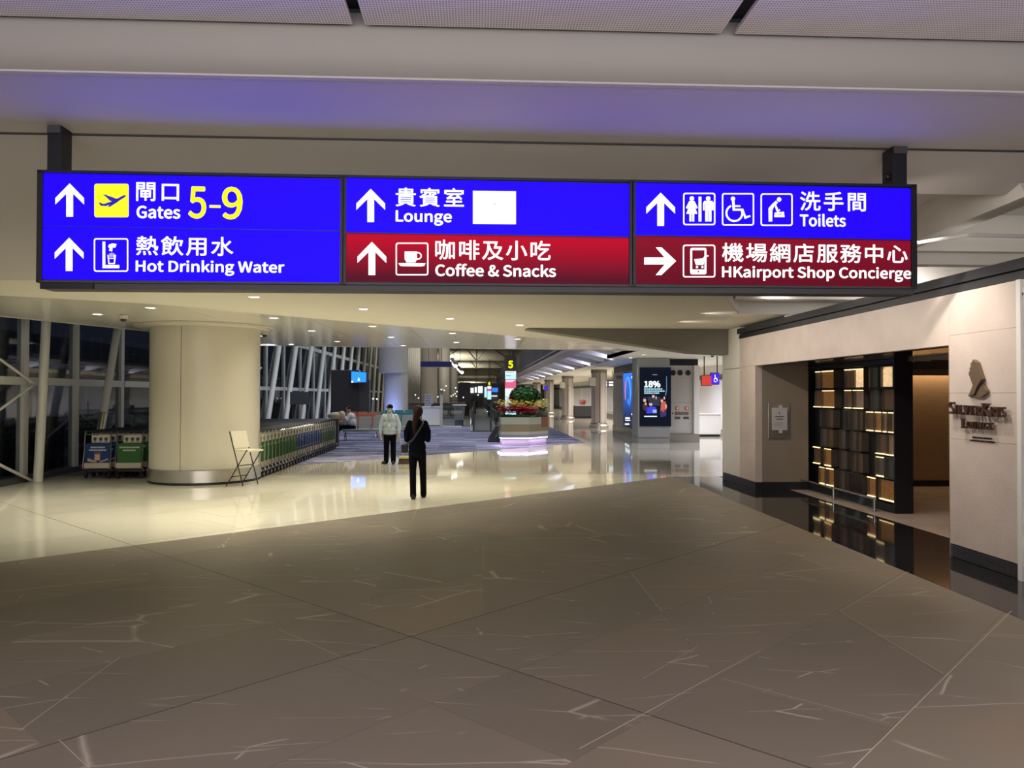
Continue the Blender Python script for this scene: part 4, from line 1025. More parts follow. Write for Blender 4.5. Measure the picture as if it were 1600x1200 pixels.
stext('HKairport Shop Concierge', 1128.8, 1425, 414.5, 440.7, M['wl'], 0.006)

# ================= LUGGAGE TROLLEYS =================
M['ad_blue'] = mat('advert_blue', (0.012, 0.045, 0.20), 0.35); M['ad_green'] = mat('advert_green', (0.035, 0.14, 0.032), 0.35)
M['ad_text'] = mat('advert_print', (0.66, 0.70, 0.68), 0.5); M['ad_red'] = mat('advert_red', (0.55, 0.10, 0.05), 0.5); M['ad_skin'] = mat('advert_peach', (0.62, 0.42, 0.30), 0.5)
M['plate'] = mat('trolley_plate', (0.58, 0.53, 0.44), 0.45); M['pic'] = mat('pictogram_plate', (0.60, 0.57, 0.50), 0.45); M['handle'] = mat('trolley_handle', (0.018, 0.022, 0.035), 0.45)
def make_trolley(loc, label, group, ad):
    t = thing('luggage_trolley', loc, label, 'trolley', group)
    W = 0.27
    for s in (-1, 1):
        x = s*W
        MB().tube([(x*1.0, 0.02, 1.0), (x, -0.03, 0.93), (x*1.02, -0.04, 0.6), (x*1.05, -0.10, 0.25), (x*1.03, 0.0, 0.16), (x*0.8, 0.75, 0.15)], 0.014, 6).build('side_frame', M['steel'], t, world=False, smooth=True)
    MB().tube([(-0.31, 0.03, 1.0), (0.31, 0.03, 1.0)], 0.021, 8).build('handle', M['handle'], t, world=False, smooth=True)
    MB().tube([(-W, -0.03, 0.94), (W, -0.03, 0.94)], 0.008, 6).build('crossbar', M['steel'], t, world=False)
    MB().box(-0.13, 0.24, -0.03, -0.022, 0.765, 0.92).build('pictogram_plate', M['pic'], t, world=False)
    mb = MB()
    for i, cx in enumerate((-0.06, 0.06, 0.17)):
        mb.add([(cx+0.035*math.cos(a)*(1+0.4*(k % 2)), -0.0315, 0.84+0.04*math.sin(a)) for k, a in enumerate([2*PI*q/7 for q in range(7)])], [tuple(range(7))])
        mb.box(cx-0.04, cx+0.03, -0.0317, -0.0312, 0.785, 0.80)
    mb.build('pictogram', M['darkgrey'], t, world=False, fix=False)
    zf = lambda z: -0.045-0.02*max(0, (0.72-z))
    def tilt(mb):
        for v in mb.v: v.y += zf(v.z)+0.03
        return mb
    am = M['ad_blue'] if ad == 'blue' else M['ad_green']
    a = tilt(MB().box(-0.25, 0.25, -0.035, -0.027, 0.34, 0.745)).build('advert_panel', am, t, world=False)
    mb = MB(); rnd = random.Random(4)
    for z, w_ in ((0.665, 0.14), (0.605, 0.17)) if ad == 'blue' else ((0.665, 0.2), (0.60, 0.13)):
        x = -w_
        while x < w_:
            mb.box(x, x+0.022, -0.037, -0.0355, z-0.016, z+0.016); x += 0.03
    tilt(mb).build('advert_lettering', M['ad_text'], a, world=False)
    if ad == 'blue':
        mb = MB().box(-0.055, 0.055, -0.038, -0.0355, 0.39, 0.52)
        mb.extr([(-0.2, -0.036, 0.37), (-0.05, -0.036, 0.345), (0.0, -0.036, 0.37), (-0.06, -0.036, 0.39), (-0.2, -0.036, 0.44)], (0, -0.001, 0))
        mb.extr([(0.05, -0.036, 0.345), (0.23, -0.036, 0.40), (0.22, -0.036, 0.43), (0.05, -0.036, 0.37)], (0, -0.001, 0))
        tilt(mb).build('advert_drawing', M['ad_skin'], a, world=False)
        mb = MB()
        for x in (-0.05, -0.015, 0.02, 0.055): mb.box(x-0.008, x+0.008, -0.0385, -0.0355, 0.525, 0.57)
        tilt(mb).build('advert_drawing', M['ad_red'], a, world=False)
    tilt(MB().cham(-0.27, 0.27, -0.04, -0.028, 0.22, 0.335, 0.004)).build('front_plate', M['plate'], t, world=False)
    MB().cham(-0.24, 0.24, 0.0, 0.78, 0.145, 0.165, 0.005).build('deck', M['darkgrey'], t, world=False)
    MB().tube([(-0.29, -0.09, 0.19), (0.29, -0.09, 0.19)], 0.018, 6).build('bumper', M['handle'], t, world=False)
    mb = MB().box(-0.24, 0.24, 0.02, 0.04, 0.70, 0.72).box(-0.24, 0.24, 0.14, 0.16, 0.70, 0.72)
    for i in range(5): mb.box(-0.24+0.116*i, -0.228+0.116*i, 0.0, 0.16, 0.70, 0.71)
    mb.build('basket', M['steel'], t, world=False)
    for x, y in ((-0.24, -0.02), (0.24, -0.02), (-0.16, 0.68), (0.16, 0.68)):
        wm = MB(); wm.lathe([(0.0, -0.018), (0.065, -0.018), (0.075, 0.0), (0.065, 0.018), (0.0, 0.018)], (0, 0, 0), 14)
        wm.xf(Matrix.Translation((x, y, 0.075)) @ Matrix.Rotation(PI/2, 4, 'Y'))
        wm.build('wheel', M['rubber'], t, world=False, smooth=True)
        hb = MB(); hb.lathe([(0.0, -0.022), (0.03, -0.022), (0.03, 0.022), (0, 0.022)], (0, 0, 0), 8); hb.xf(Matrix.Translation((x, y, 0.075)) @ Matrix.Rotation(PI/2, 4, 'Y'))
        hb.build('hub', M['steel'], t, world=False)
    return t
ty = 16.75
tb = make_trolley((-8.02, ty, 0), 'front trolley of the leftmost row, blue advert panel, left of the round column', None, 'blue')
tg = make_trolley((-7.36, ty, 0), 'front trolley with green advert panel, right beside the round column', None, 'green')
def row(x, y0, n, step, proto_fn, label, group, skip=0):
    for i in range(skip, n):
        o = copy_tree(proto_fn(i)); o.location = (x+random.uniform(-0.008, 0.008), y0+i*step, 0)
        o['label'] = label; o['group'] = group
pf = lambda i: tg if (i % 30) < 12 or (i % 30) > 21 else tb
row(-8.02, ty, 12, 0.31, lambda i: tb, 'luggage trolley nested behind the blue-advert one left of the round column', 'nested trolleys of the leftmost row', 1)
row(-7.36, ty, 12, 0.31, lambda i: tg, 'luggage trolley nested behind the green-advert one beside the round column', 'nested trolleys of the second row', 1)
for k, (x, lab, g_) in enumerate(((-6.75, 'fourth', 'fourth row'), (-6.14, 'third', 'third row'), (-5.53, 'second', 'second row'))):
    row(x, ty, 27, 0.31, pf, 'dark-handled luggage trolley in the %s nested row from the seating, behind the column' % lab, 'trolleys of the %s from the seating' % g_, 5)
row(-4.86, ty-0.1, 29, 0.31, pf, 'luggage trolley in the long nested row facing the carpet, right of the round column', 'nested trolleys of the long row beside the carpet', 1)
o = copy_tree(tb); o.location = (-4.86, ty-0.1, 0); o['label'] = 'front trolley of the long row, blue advert half hidden by the folding chair'

# ================= FOLDING CHAIR =================
fc = thing('folding_chair', (-4.55, 15.35, 0), 'cream folding chair with black legs leaning by the round column', 'chair')
def fp(px, py, dy=0.0): return atY(px, py, 15.2+dy)
M['chairc'] = mat('chair_cream', (0.66, 0.62, 0.50), 0.5)
a, b, c, d = fp(358.5, 675), fp(376, 673.5), fp(381, 689), fp(362, 690)
dyv = Vector((0.0, 0.30, 0))
MB().extr([fp(358.5, 674), fp(361, 674), fp(366, 700), fp(363.5, 700)], Vector((0.20, 0.32, 0.0))).build('backrest', M['chairc'], fc)
s0, s1 = fp(365.5, 702.5), fp(386, 703.5)
s0, s1 = s0, fp(388, 703.5)
MB().extr([s0, s1, s1+Vector((0.20, 0.32, 0)), s0+Vector((0.20, 0.32, 0))], (0, 0, -0.035)).build('seat', M['chairc'], fc)
off = Vector((0.20, 0.32, 0))
for k in (0, 1):
    o_ = off*k
    def P(px, py): 
        q = fp(px, py)+o_; return q
    bt = P(358.5, 674); ft = P(379.5, 759); ft.z = 0.012
    MB().tube([bt, ft], 0.011, 8).build('leg', M['black'], fc, smooth=True)
    up = P(386, 703); rt = P(353.5, 757); rt.z = 0.012
    MB().tube([up, rt], 0.011, 8).build('leg', M['black'], fc, smooth=True)
MB().tube([fp(370, 728), fp(370, 728)+off], 0.009, 6).build('stretcher', M['black'], fc)
MB().tube([fp(361, 745), fp(361, 745)+off], 0.009, 6).build('stretcher', M['black'], fc)

# ================= PEOPLE =================
def frame_from(d):
    d = d.normalized(); u = d.orthogonal().normalized(); return u, d.cross(u)
def capsule(mb, a, ra, b, rb, n=12, sx=1.0):
    a, b = Vector(a), Vector(b); d = b-a; L_ = d.length
    if L_ < 1e-6: return
    rot = d.to_track_quat('Z', 'X').to_matrix().to_4x4(); prof = []
    for i in range(5): t = -PI/2+PI/2*i/4; prof.append((max(0.0, ra*math.cos(t)), ra*math.sin(t)))
    for i in range(5): t = PI/2*i/4; prof.append((max(0.0, rb*math.cos(t)), L_+rb*math.sin(t)))
    m2 = MB(); m2.lathe(prof, n=n); m2.xf(Matrix.Translation(a) @ rot); mb.add(m2.v, m2.f)
def chain(mb, pts):
    for (a, ra), (b, rb) in zip(pts[:-1], pts[1:]): capsule(mb, a, ra, b, rb)
def ell(mb, c, r, rz=0, rx=0):
    m2 = MB(); m2.ball((0, 0, 0), r, 16, 12); m2.xf(Matrix.Translation(c) @ Matrix.Rotation(rz, 4, 'Z') @ Matrix.Rotation(rx, 4, 'X')); mb.add(m2.v, m2.f)
def fuse(mb, name, m, parent, voxel=0.009, smooth_it=4):
    o = mb.build(name, m, parent, world=False, fix=True)
    b = bmesh.new(); b.from_mesh(o.data); bmesh.ops.remove_doubles(b, verts=b.verts, dist=1e-5); b.to_mesh(o.data); b.free()
    r = o.modifiers.new('r', 'REMESH'); r.mode = 'VOXEL'; r.voxel_size = voxel; r.use_smooth_shade = True
    s = o.modifiers.new('s', 'SMOOTH'); s.iterations = smooth_it; s.factor = 0.5
    dg = bpy.context.evaluated_depsgraph_get(); dg.update()
    me = D.meshes.new_from_object(o.evaluated_get(dg)); o.modifiers.clear()
    o.data = me
    if not me.materials: me.materials.append(m)
    me.polygons.foreach_set('use_smooth', [True]*len(me.polygons)); return o
def hand(mb, wrist, palm_dir, curl_dir, s=1.0, side=1):
    w_ = Vector(wrist); d = Vector(palm_dir).normalized(); c = Vector(curl_dir); c = (c-d*c.dot(d)).normalized(); l = d.cross(c)*side
    chain(mb, [(w_, .026*s), (w_+d*.035*s, .03*s), (w_+d*.075*s, .03*s)])
    for i, (o, ln_) in enumerate(((-.027, .062), (-.009, .072), (.009, .068), (.026, .052))):
        b0 = w_+d*.085*s+l*o*s; k1 = b0+(d*.75+c*.5)*ln_*.5*s; k2 = k1+(d*.35+c*.9)*ln_*.5*s
        chain(mb, [(b0, .0092*s), (k1, .0085*s), (k2, .007*s)])
    t0 = w_+d*.03*s-l*.025*s; t1 = t0+(d*.5-l*.7+c*.3)*.04*s; chain(mb, [(t0, .012*s), (t1, .0105*s), (t1+(d*.8+c*.4)*.03*s, .009*s)])
skin = mat('skin', (0.50, 0.32, 0.24), 0.55); hairm = mat('dark_brown_hair', (0.03, 0.013, 0.009), 0.6, spec=0.15, noise=0.5, nscale=30)
navy = mat('dark_navy_cloth', (0.004, 0.005, 0.011), 0.9, spec=0.08, bump=0.2, bscale=30); blackc = mat('black_cloth', (0.004, 0.004, 0.006), 0.9, spec=0.08, bump=0.2, bscale=30)
aqua = mat('pale_blue_shirt', (0.39, 0.47, 0.56), 0.8, noise=0.08, nscale=6, bump=0.3, bscale=18)
def head(mb, c, s, yaw=0):
    """head centre c, scale s; face toward local -Y rotated by yaw"""
    Rm = Matrix.Rotation(yaw, 3, 'Z'); c = Vector(c); q = lambda x, y, z: c+Rm @ Vector((x, y, z))*s
    ell(mb, c, (.076*s, .092*s, .108*s), yaw); ell(mb, q(0, -.02, -.05), (.056*s, .066*s, .07*s), yaw)
    chain(mb, [(q(0, -.09, .012), .010*s), (q(0, -.108, -.018), .013*s)])
    ell(mb, q(0, -.08, -.052), (.024*s, .014*s, .008*s), yaw); ell(mb, q(0, -.082, -.062), (.021*s, .013*s, .007*s), yaw); ell(mb, q(0, -.072, -.088), (.022*s, .02*s, .016*s), yaw)
    for e in (-1, 1):
        ell(mb, q(e*.078, .005, -.01), (.012*s, .02*s, .03*s), yaw+e*0.3); ell(mb, q(e*.03, -.082, .022), (.018*s, .01*s, .006*s), yaw)
def eyes(parent, c, s, yaw, m):
    Rm = Matrix.Rotation(yaw, 3, 'Z'); c = Vector(c)
    for e in (-1, 1):
        p = c+Rm @ Vector((e*.030, -.0865, .006))*s; MB().ball(p, (.011*s, .006*s, .006*s), 10, 6).build('eye', m, parent, world=False, smooth=True)
eye_m = mat('eye_dark', (0.02, 0.015, 0.012), 0.2)

# woman walking away: back to the camera, local +Y is away
wfeet = gp(651, 781)
wo = thing('person', (wfeet.x, wfeet.y+0.1, 0), 'woman in dark navy clothes with a long ponytail walking away, shoulder bag at her hip', 'person')
wo.scale = (0.85, 0.92, 1.0)
# local frame in metres ; px->m at 12.9 m : 93 px per m
H = 1.60
b = MB()
chain(b, [((-.075, 0, .10), .045), ((-.085, .01, .45), .055), ((-.085, 0, .82), .085)])
chain(b, [((.112, .22, .10), .04), ((.10, .14, .47), .055), ((.08, 0, .82), .085)])
ell(b, (0, 0, .86), (.165, .115, .12)); ell(b, (.0, 0, 1.0), (.12, .08, .14)); ell(b, (0, 0, 1.16), (.12, .08, .15)); ell(b, (0, 0, 1.27), (.14, .07, .05))
chain(b, [((0, 0, 1.30), .05), ((.01, .02, 1.42), .046)])
head(b, (.015, .03, 1.49), 1.0, PI-0.35)
for s in (-1, 1):
    chain(b, [((s*.17, 0, 1.29), .05), ((s*.215, .01, 1.04), .038), ((s*.08, .23, 1.10), .026)])
hand(b, (-.08, .23, 1.10), (.35, .7, .4), (.3, 0, 1)); hand(b, (.08, .23, 1.10), (-.35, .7, .4), (-.3, 0, 1), side=-1)
body = fuse(b, 'body', skin, wo, 0.0085, 3)
j = MB()
ell(j, (0, 0, 1.22), (.175, .115, .15)); ell(j, (0, 0, 1.05), (.155, .11, .17)); ell(j, (0, 0, .90), (.178, .13, .14)); ell(j, (0, 0, .80), (.176, .128, .10)); ell(j, (0, .0, 1.32), (.13, .08, .05))
chain(j, [((0, 0, 1.32), .068), ((.005, .01, 1.365), .056)])
for s in (-1, 1):
    chain(j, [((s*.155, 0, 1.30), .062), ((s*.215, -.01, 1.16), .062), ((s*.215, .01, 1.03), .058), ((s*.09, .225, 1.09), .042)])
fuse(j, 'jumper', navy, wo, 0.010, 5)
t = MB()
ell(t, (0, 0, .82), (.172, .128, .13))
chain(t, [((-.082, 0, .80), .098), ((-.088, .0, .50), .072), ((-.080, -.005, .12), .064), ((-.078, -.0, .065), .066)])
chain(t, [((.085, 0, .80), .098), ((.105, .12, .50), .072), ((.112, .225, .14), .064), ((.112, .225, .065), .066)])
fuse(t, 'trousers', blackc, wo, 0.010, 4)
for x, y, z in ((-.078, -.02, 0), (.112, .23, 0.0)):
    s_ = MB(); ell(s_, (x, y+.06, .045), (.045, .12, .042)); ell(s_, (x, y, .055), (.042, .06, .05)); s_.box(x-.04, x+.04, y-.05, y+.17, 0.0, .02)
    fuse(s_, 'shoe', M['rubber'], wo, 0.008, 2)
hm = MB(); ell(hm, (.01, .01, 1.512), (.104, .104, .108)); ell(hm, (.0, -.035, 1.48), (.085, .07, .10))
chain(hm, [((-.005, -.06, 1.50), .065), ((-.03, -.105, 1.40), .058), ((-.045, -.125, 1.27), .050), ((-.035, -.13, 1.14), .026)])
fuse(hm, 'hair', hairm, wo, 0.008, 3)
hb = MB(); ell(hb, (-.012, -.085, 1.46), (.035, .03, .022)); fuse(hb, 'hair_tie', M['rubber'], wo, 0.008, 1)
bag = thing('shoulder_bag', (wfeet.x-.22, wfeet.y+0.1, 0.75), 'small black shoulder bag hanging at the left hip of the woman in navy', 'bag')
wx, wy = wfeet.x, wfeet.y+.1
MB().cham(wx-.27, wx-.165, wy-.06, wy+.11, .80, .93, .012).build('pouch', M['rubber'], bag)
MB().cham(wx-.275, wx-.16, wy-.065, wy+.115, .89, .94, .01).build('flap', M['rubber'], bag)
st = [(.10, .02, 1.375), (.10, -.09, 1.30), (.03, -.135, 1.18), (-.07, -.135, 1.03), (-.16, -.12, .96), (-.215, -.04, .93)]
mb = MB(); pts = [Vector((wx+p[0], wy+p[1], p[2])) for p in st]
for a, b_ in zip(pts[:-1], pts[1:]):
    n_ = Vector((0, -1, 0)); s_ = (b_-a).normalized().cross(n_)*.017
    mb.extr([a+s_, a-s_, b_-s_, b_+s_], (0, -.006, 0))
mb.build('strap', mat('grey_strap', (0.03, 0.03, 0.04), 0.7), bag)

# cleaner facing the camera
mfeet = gp(609, 725)
mo = thing('person', (mfeet.x, mfeet.y, 0), 'man in pale blue jacket, cap and face mask holding a lobby dustpan', 'person')
mo.scale = (0.88, 0.92, 1.0)
b = MB()
for s in (-1, 1):
    chain(b, [((s*.10, 0, .10), .045), ((s*.10, -.01, .44), .055), ((s*.085, 0, .80), .085)])
    chain(b, [((s*.18, 0, 1.24), .052), ((s*.255, .01, .97), .040), ((s*.25, -.06, .76), .028)])
ell(b, (0, 0, .84), (.165, .115, .12)); ell(b, (0, 0, 1.0), (.155, .11, .14)); ell(b, (0, 0, 1.16), (.17, .11, .15))
chain(b, [((0, 0, 1.25), .055), ((0, -.01, 1.37), .05)]); head(b, (0, -.02, 1.435), 0.97, -0.5)
hand(b, (-.25, -.06, .75), (0, -.15, -1), (.6, -.5, 0), side=-1); hand(b, (.25, -.06, .75), (0, -.15, -1), (-.6, -.5, 0))
fuse(b, 'body', skin, mo, 0.0085, 3); eyes(mo, (0, -.02, 1.435), .97, -0.5, eye_m)
j = MB()
ell(j, (0, 0, 1.17), (.205, .135, .13)); ell(j, (0, 0, 1.02), (.20, .14, .15)); ell(j, (0, 0, .88), (.20, .145, .13)); ell(j, (0, 0, .80), (.20, .145, .07)); ell(j, (0, 0, 1.26), (.15, .09, .05))
for s in (-1, 1): chain(j, [((s*.17, 0, 1.235), .068), ((s*.25, .01, 1.05), .066), ((s*.272, 0, .95), .06), ((s*.262, -.05, .80), .046)])
fuse(j, 'jacket', aqua, mo, 0.010, 4)
c_ = MB()
for s in (-1, 1): c_.add([(0, -.115, 1.24), (s*.09, -.075, 1.30), (s*.075, -.03, 1.335), (s*.02, -.085, 1.30)], [(0, 1, 2, 3)])
c_.build('collar', mat('collar_light', (0.50, 0.57, 0.55), 0.8), mo, world=False, fix=False)
t = MB(); ell(t, (0, 0, .80), (.178, .13, .12))
for s in (-1, 1): chain(t, [((s*.09, 0, .78), .10), ((s*.10, -.01, .45), .082), ((s*.105, 0, .10), .072), ((s*.105, 0, .07), .072)])
fuse(t, 'trousers', blackc, mo, 0.010, 3)
for x, rz in ((-.13, -.5), (.10, 0.1)):
    s_ = MB(); ell(s_, (x+math.sin(rz)*.05, -.06, .045), (.048, .13, .045), rz); ell(s_, (x, 0, .06), (.045, .06, .05)); fuse(s_, 'shoe', M['rubber'], mo, 0.008, 2)
cp_ = MB(); ell(cp_, (0, -.01, 1.478), (.093, .108, .072)); fuse(cp_, 'cap', navy, mo, 0.008, 2)
cb_ = MB(); Rm = Matrix.Rotation(-0.5, 4, 'Z')
ell(cb_, (-.055, -.13, 1.478), (.07, .06, .012), -0.5); fuse(cb_, 'cap_brim', navy, mo, 0.006, 1)
ms = MB(); ell(ms, (-.032, -.078, 1.395), (.060, .050, .048), -0.5); fuse(ms, 'face_mask', mat('mask_blue', (0.22, 0.52, 0.55), 0.7), mo, 0.007, 2)
MB().tube([(-.06, -.11, 1.30), (-.02, -.15, 1.12), (.0, -.155, 1.06), (.02, -.15, 1.12), (.06, -.11, 1.30)], 0.005, 5).build('lanyard', M['darkgrey'], mo, world=False)
MB().cham(-.035, .035, -.165, -.155, .96, 1.06, .003).build('badge', M['ad_text'], mo, world=False)
dp = thing('dustpan', (mfeet.x+.38, mfeet.y+.05, 0), 'black lobby dustpan with a yellow rim and long handle at the cleaner’s side', 'dustpan')
dx, dy = mfeet.x, mfeet.y
MB().tube([(dx+.255, dy-.10, .78), (dx+.36, dy+.02, .14)], .011, 8).build('handle', M['steel'], dp, smooth=True)
MB().add([(dx+.22, dy-.1, .0), (dx+.55, dy-.1, .0), (dx+.55, dy+.12, .0), (dx+.22, dy+.12, .0), (dx+.24, dy-.05, .12), (dx+.53, dy-.05, .12), (dx+.53, dy+.12, .14), (dx+.24, dy+.12, .14)], [(0, 3, 2, 1), (4, 5, 6, 7), (0, 1, 5, 4), (1, 2, 6, 5), (2, 3, 7, 6), (3, 0, 4, 7)]).build('pan', mat('pan_brown', (0.05, 0.035, 0.02), 0.6), dp)
MB().cham(dx+.235, dx+.535, dy-.06, dy+.125, .135, .185, .01).build('rim', mat('yellow_plastic', (0.50, 0.46, 0.12), 0.5), dp)

# seated man in white on the first seat
sg0 = gp(566, 692); SY = 29.2
def seatx(px, Y): return (px-744)/F*Y
sx_ = seatx(547, 30.2)
so = thing('person', (sx_, 30.2, 0), 'seated man in a white shirt and dark trousers behind the trolley row', 'person')
b = MB()
ell(b, (.12, 0, .55), (.17, .13, .12)); ell(b, (.10, 0, .78), (.16, .12, .2)); ell(b, (.06, 0, .98), (.17, .11, .13)); chain(b, [((.05, 0, 1.05), .055), ((.02, -.02, 1.17), .05)]); head(b, (.0, -.03, 1.24), 1.0, -1.1)
for s in (-1, 1):
    chain(b, [((.10, s*.09, .52), .085), ((-.32, s*.10-.05, .54), .06), ((-.50, s*.10-.1, .12), .045)])
    chain(b, [((.06, s*.18, 1.02), .05), ((-.02, s*.22-.04, .78), .04), ((-.14, s*.06-.15, .98), .03)])
hand(b, (-.14, -.21, .98), (-.4, 0, .9), (.5, .3, 0)); hand(b, (-.14, -.09, .98), (-.4, 0, .9), (.5, -.3, 0), side=-1)
fuse(b, 'body', skin, so, .01, 3); eyes(so, (0, -.03, 1.24), 1, -1.1, eye_m)
j = MB(); ell(j, (.11, 0, .72), (.19, .15, .2)); ell(j, (.08, 0, .93), (.185, .135, .16))
for s in (-1, 1): chain(j, [((.06, s*.17, 1.02), .065), ((-.02, s*.22-.04, .80), .058), ((-.10, s*.09-.13, .92), .045)])
fuse(j, 'shirt', mat('white_shirt', (0.62, 0.64, 0.66), 0.8), so, .011, 4)
t = MB(); ell(t, (.12, 0, .53), (.185, .16, .11))
for s in (-1, 1): chain(t, [((.10, s*.09, .52), .10), ((-.32, s*.10-.05, .54), .075), ((-.49, s*.10-.1, .16), .06)])
fuse(t, 'trousers', navy, so, .011, 3)
for s in (-1, 1):
    s_ = MB(); ell(s_, (-.57, s*.10-.12, .05), (.12, .05, .05)); fuse(s_, 'shoe', M['ad_text'], so, .009, 2)
hm = MB(); ell(hm, (.012, -.02, 1.272), (.085, .098, .09)); fuse(hm, 'hair', hairm, so, .009, 2)

# ================= SEATING =================
M['seatgrey'] = mat('seat_grey', (0.30, 0.31, 0.29), 0.6); M['seator'] = mat('seat_orange', (0.38, 0.11, 0.05), 0.6); M['seatteal'] = mat('seat_teal', (0.02, 0.16, 0.17), 0.6)
def bench(x, y, n, m, label, group=None, face=-1):
    t = thing('seat_bench', (x, y, 0), label, 'bench', group); w_ = 0.56
    for i in range(n):
        x0 = x+i*w_
        MB().cham(x0+.03, x0+w_-.03, y-.25, y+.22, .40, .46, .02).build('seat', m, t)
        bk = MB().cham(x0+.03, x0+w_-.03, -.02, .03, .0, .50, .02)
        bk.xf(Matrix.Translation((0, y+.22*(-face), .44)) @ Matrix.Rotation(R(-12*(-face)), 4, 'X')); bk.build('backrest', m, t)
    for i in range(n+1):
        x0 = x+i*w_
        MB().tube([(x0, y-.2, .42), (x0, y-.2, .62), (x0, y+.2, .64), (x0, y+.2, .42)], .014, 6).build('armrest', M['steel'], t, smooth=True)
    MB().box(x, x+n*w_, y-.04, y+.04, .34, .40).build('beam', M['steel'], t)
    for xx in (x+.12, x+n*w_-.12):
        MB().tube([(xx, y, .36), (xx, y-.25, .02)], .02, 6).build('leg', M['steel'], t); MB().tube([(xx, y, .36), (xx, y+.25, .02)], .02, 6).build('leg', M['steel'], t)
    return t
bench(seatx(537, 30.2), 30.25, 3, M['seatgrey'], 'front grey tandem seats beside the seated man in white')
bench(seatx(585, 32.5), 32.6, 3, M['seatgrey'], 'grey seats partly hidden behind the man in pale blue')
bench(seatx(538, 35), 35.4, 3, M['seator'], 'orange seats behind the seated man, nearest orange bench')
bench(seatx(520, 38), 38.6, 4, M['seator'], 'orange seats further back, left end by the dark display booth')
bench(seatx(585, 38), 38.2, 3, M['seatteal'], 'teal seats behind the man in pale blue')
bench(seatx(600, 43), 43.2, 3, M['seatteal'], 'farthest teal seats in front of the blue-lit column')
# back of a resting traveller's bag and cloth at the end of the row
cl = thing('holdall', (seatx(524, 27), 27, 0), 'cream soft holdall propped on a stand at the far end of the trolley row', 'bag')
hb = MB(); p = atY(524, 650, 27); ell(hb, (p.x-cl.location.x, 0, p.z), (.28, .2, .13)); ell(hb, (p.x-cl.location.x+.22, 0, p.z+.02), (.13, .15, .16)); fuse(hb, 'holdall_body', mat('cream_canvas', (0.55, 0.50, 0.38), 0.8), cl, .012, 2)
MB().cham(p.x-.05, p.x+.12, 26.9, 27.1, 0.009, .93, .02).build('stand', M['darkgrey'], cl)

# dark display booth with a blue screen
bo = thing('display_booth', (seatx(543, 40), 40, 0), 'tall dark booth panel carrying the blue screen in the seating area', 'booth')
q0 = atY(517, 578, 40); q1 = atY(571, 578, 40)
MB().cham(q0.x, q1.x-.3, 40, 40.5, 0, q0.z, .03).build('panel', mat('booth_dark', (0.035, 0.035, 0.04), 0.6), bo)
MB().cham(q1.x-.5, q1.x+.2, 40.05, 40.6, 0, 2.6, .03).build('side_panel', M['darkgrey'], bo)
tv = thing('tv_screen', tuple(atY(560, 590, 39.8)), 'bright blue display screen tilted on the dark booth', 'screen')
a0, a1, a2, a3 = atY(548, 579, 39.8), atY(573.5, 581, 39.6), atY(573, 598, 39.6), atY(548, 599, 39.8)
MB().extr([a0, a1, a2, a3], (0, .1, 0)).build('casing', M['black'], tv)
sc_ = lambda u, v, d=-.01: (a0*(1-u)+a1*u)*(1-v)+(a3*(1-u)+a2*u)*v+Vector((0, d, 0))
MB().extr([sc_(.04, .06), sc_(.96, .06), sc_(.96, .94), sc_(.04, .94)], (0, .008, 0)).build('display', glow('screen_blue', (0.02, 0.22, 0.95), 1.6), tv)
MB().extr([sc_(.5, .5, -.014), sc_(.58, .8, -.014), sc_(.42, .8, -.014)], (0, .003, 0)).extr([sc_(.04, .80, -.014), sc_(.16, .80, -.014), sc_(.16, .94, -.014), sc_(.04, .94, -.014)], (0, .003, 0)).build('display_graphic', glow('screen_white', (0.9, 0.95, 1), 1.4), tv)
MB().box(a0.x+.3, a0.x+.5, 39.78, 40.1, (a0.z+a3.z)/2-.1, (a0.z+a3.z)/2+.1).build('bracket', M['black'], tv)
# grey notice board before the glazing
nb = thing('notice_board', tuple(atY(468, 623, 33)), 'plain dark grey board standing before the glazing', 'board')
k0, k1 = atY(453, 612, 33), atY(482, 632, 33)
MB().cham(k0.x, k1.x, 33, 33.06, k1.z, k0.z, .01).build('board', mat('board_grey', (0.11, 0.11, 0.11), 0.6), nb)
for x in (k0.x+.1, k1.x-.1): MB().tube([(x, 33.1, 0), (x, 33.1, k0.z-.05)], .025, 8).build('post', M['darkgrey'], nb)

# ================= COLUMNS OF THE TALL HALL =================
def shaft(px0, px1, Y, label, zbreak=None, r2=None):
    x0, x1 = seatx(px0, Y), seatx(px1, Y); cx = (x0+x1)/2; r = (x1-x0)/2
    t = thing('hall_column', (cx, Y, 0), label, 'column')
    if zbreak:
        MB().lathe([(r, zbreak), (r, 9.4)], (cx, Y, 0), 32).build('upper_drum', M['hallcol'], t, smooth=True)
        MB().lathe([(r*.5, zbreak), (r, zbreak)], (cx, Y, 0), 32).build('drum_soffit', M['hallcol'], t)
        MB().lathe([(r*.82, 0.3), (r*.82, zbreak)], (cx+r*.18, Y, 0), 32).build('shaft', M['hallcol'], t, smooth=True)
    else:
        MB().lathe([(r, 0.3), (r, 9.4)], (cx, Y, 0), 32).build('shaft', M['hallcol'], t, smooth=True)
    MB().lathe([(r+.04, 0), (r+.04, .3), (r, .3)], (cx, Y, 0), 32).build('skirting_band', M['brushed'], t, smooth=True)
M['hallcol'] = mat('hall_column_paint', (0.42, 0.40, 0.36), 0.5)
shaft(593, 638, 46, 'large round column lit blue behind the seats', atY(615, 583, 46).z)
shaft(656, 684, 74, 'second round column of the tall hall, behind the hanging blue sign')
shaft(685, 703, 104, 'third round column far down the tall hall')
shaft(703, 716, 140, 'fourth and farthest round column of the tall hall')
l = D.lights.new('blue_uplight', 'AREA'); l.energy = 60; l.color = (0.25, 0.35, 1.0); l.size = 0.5
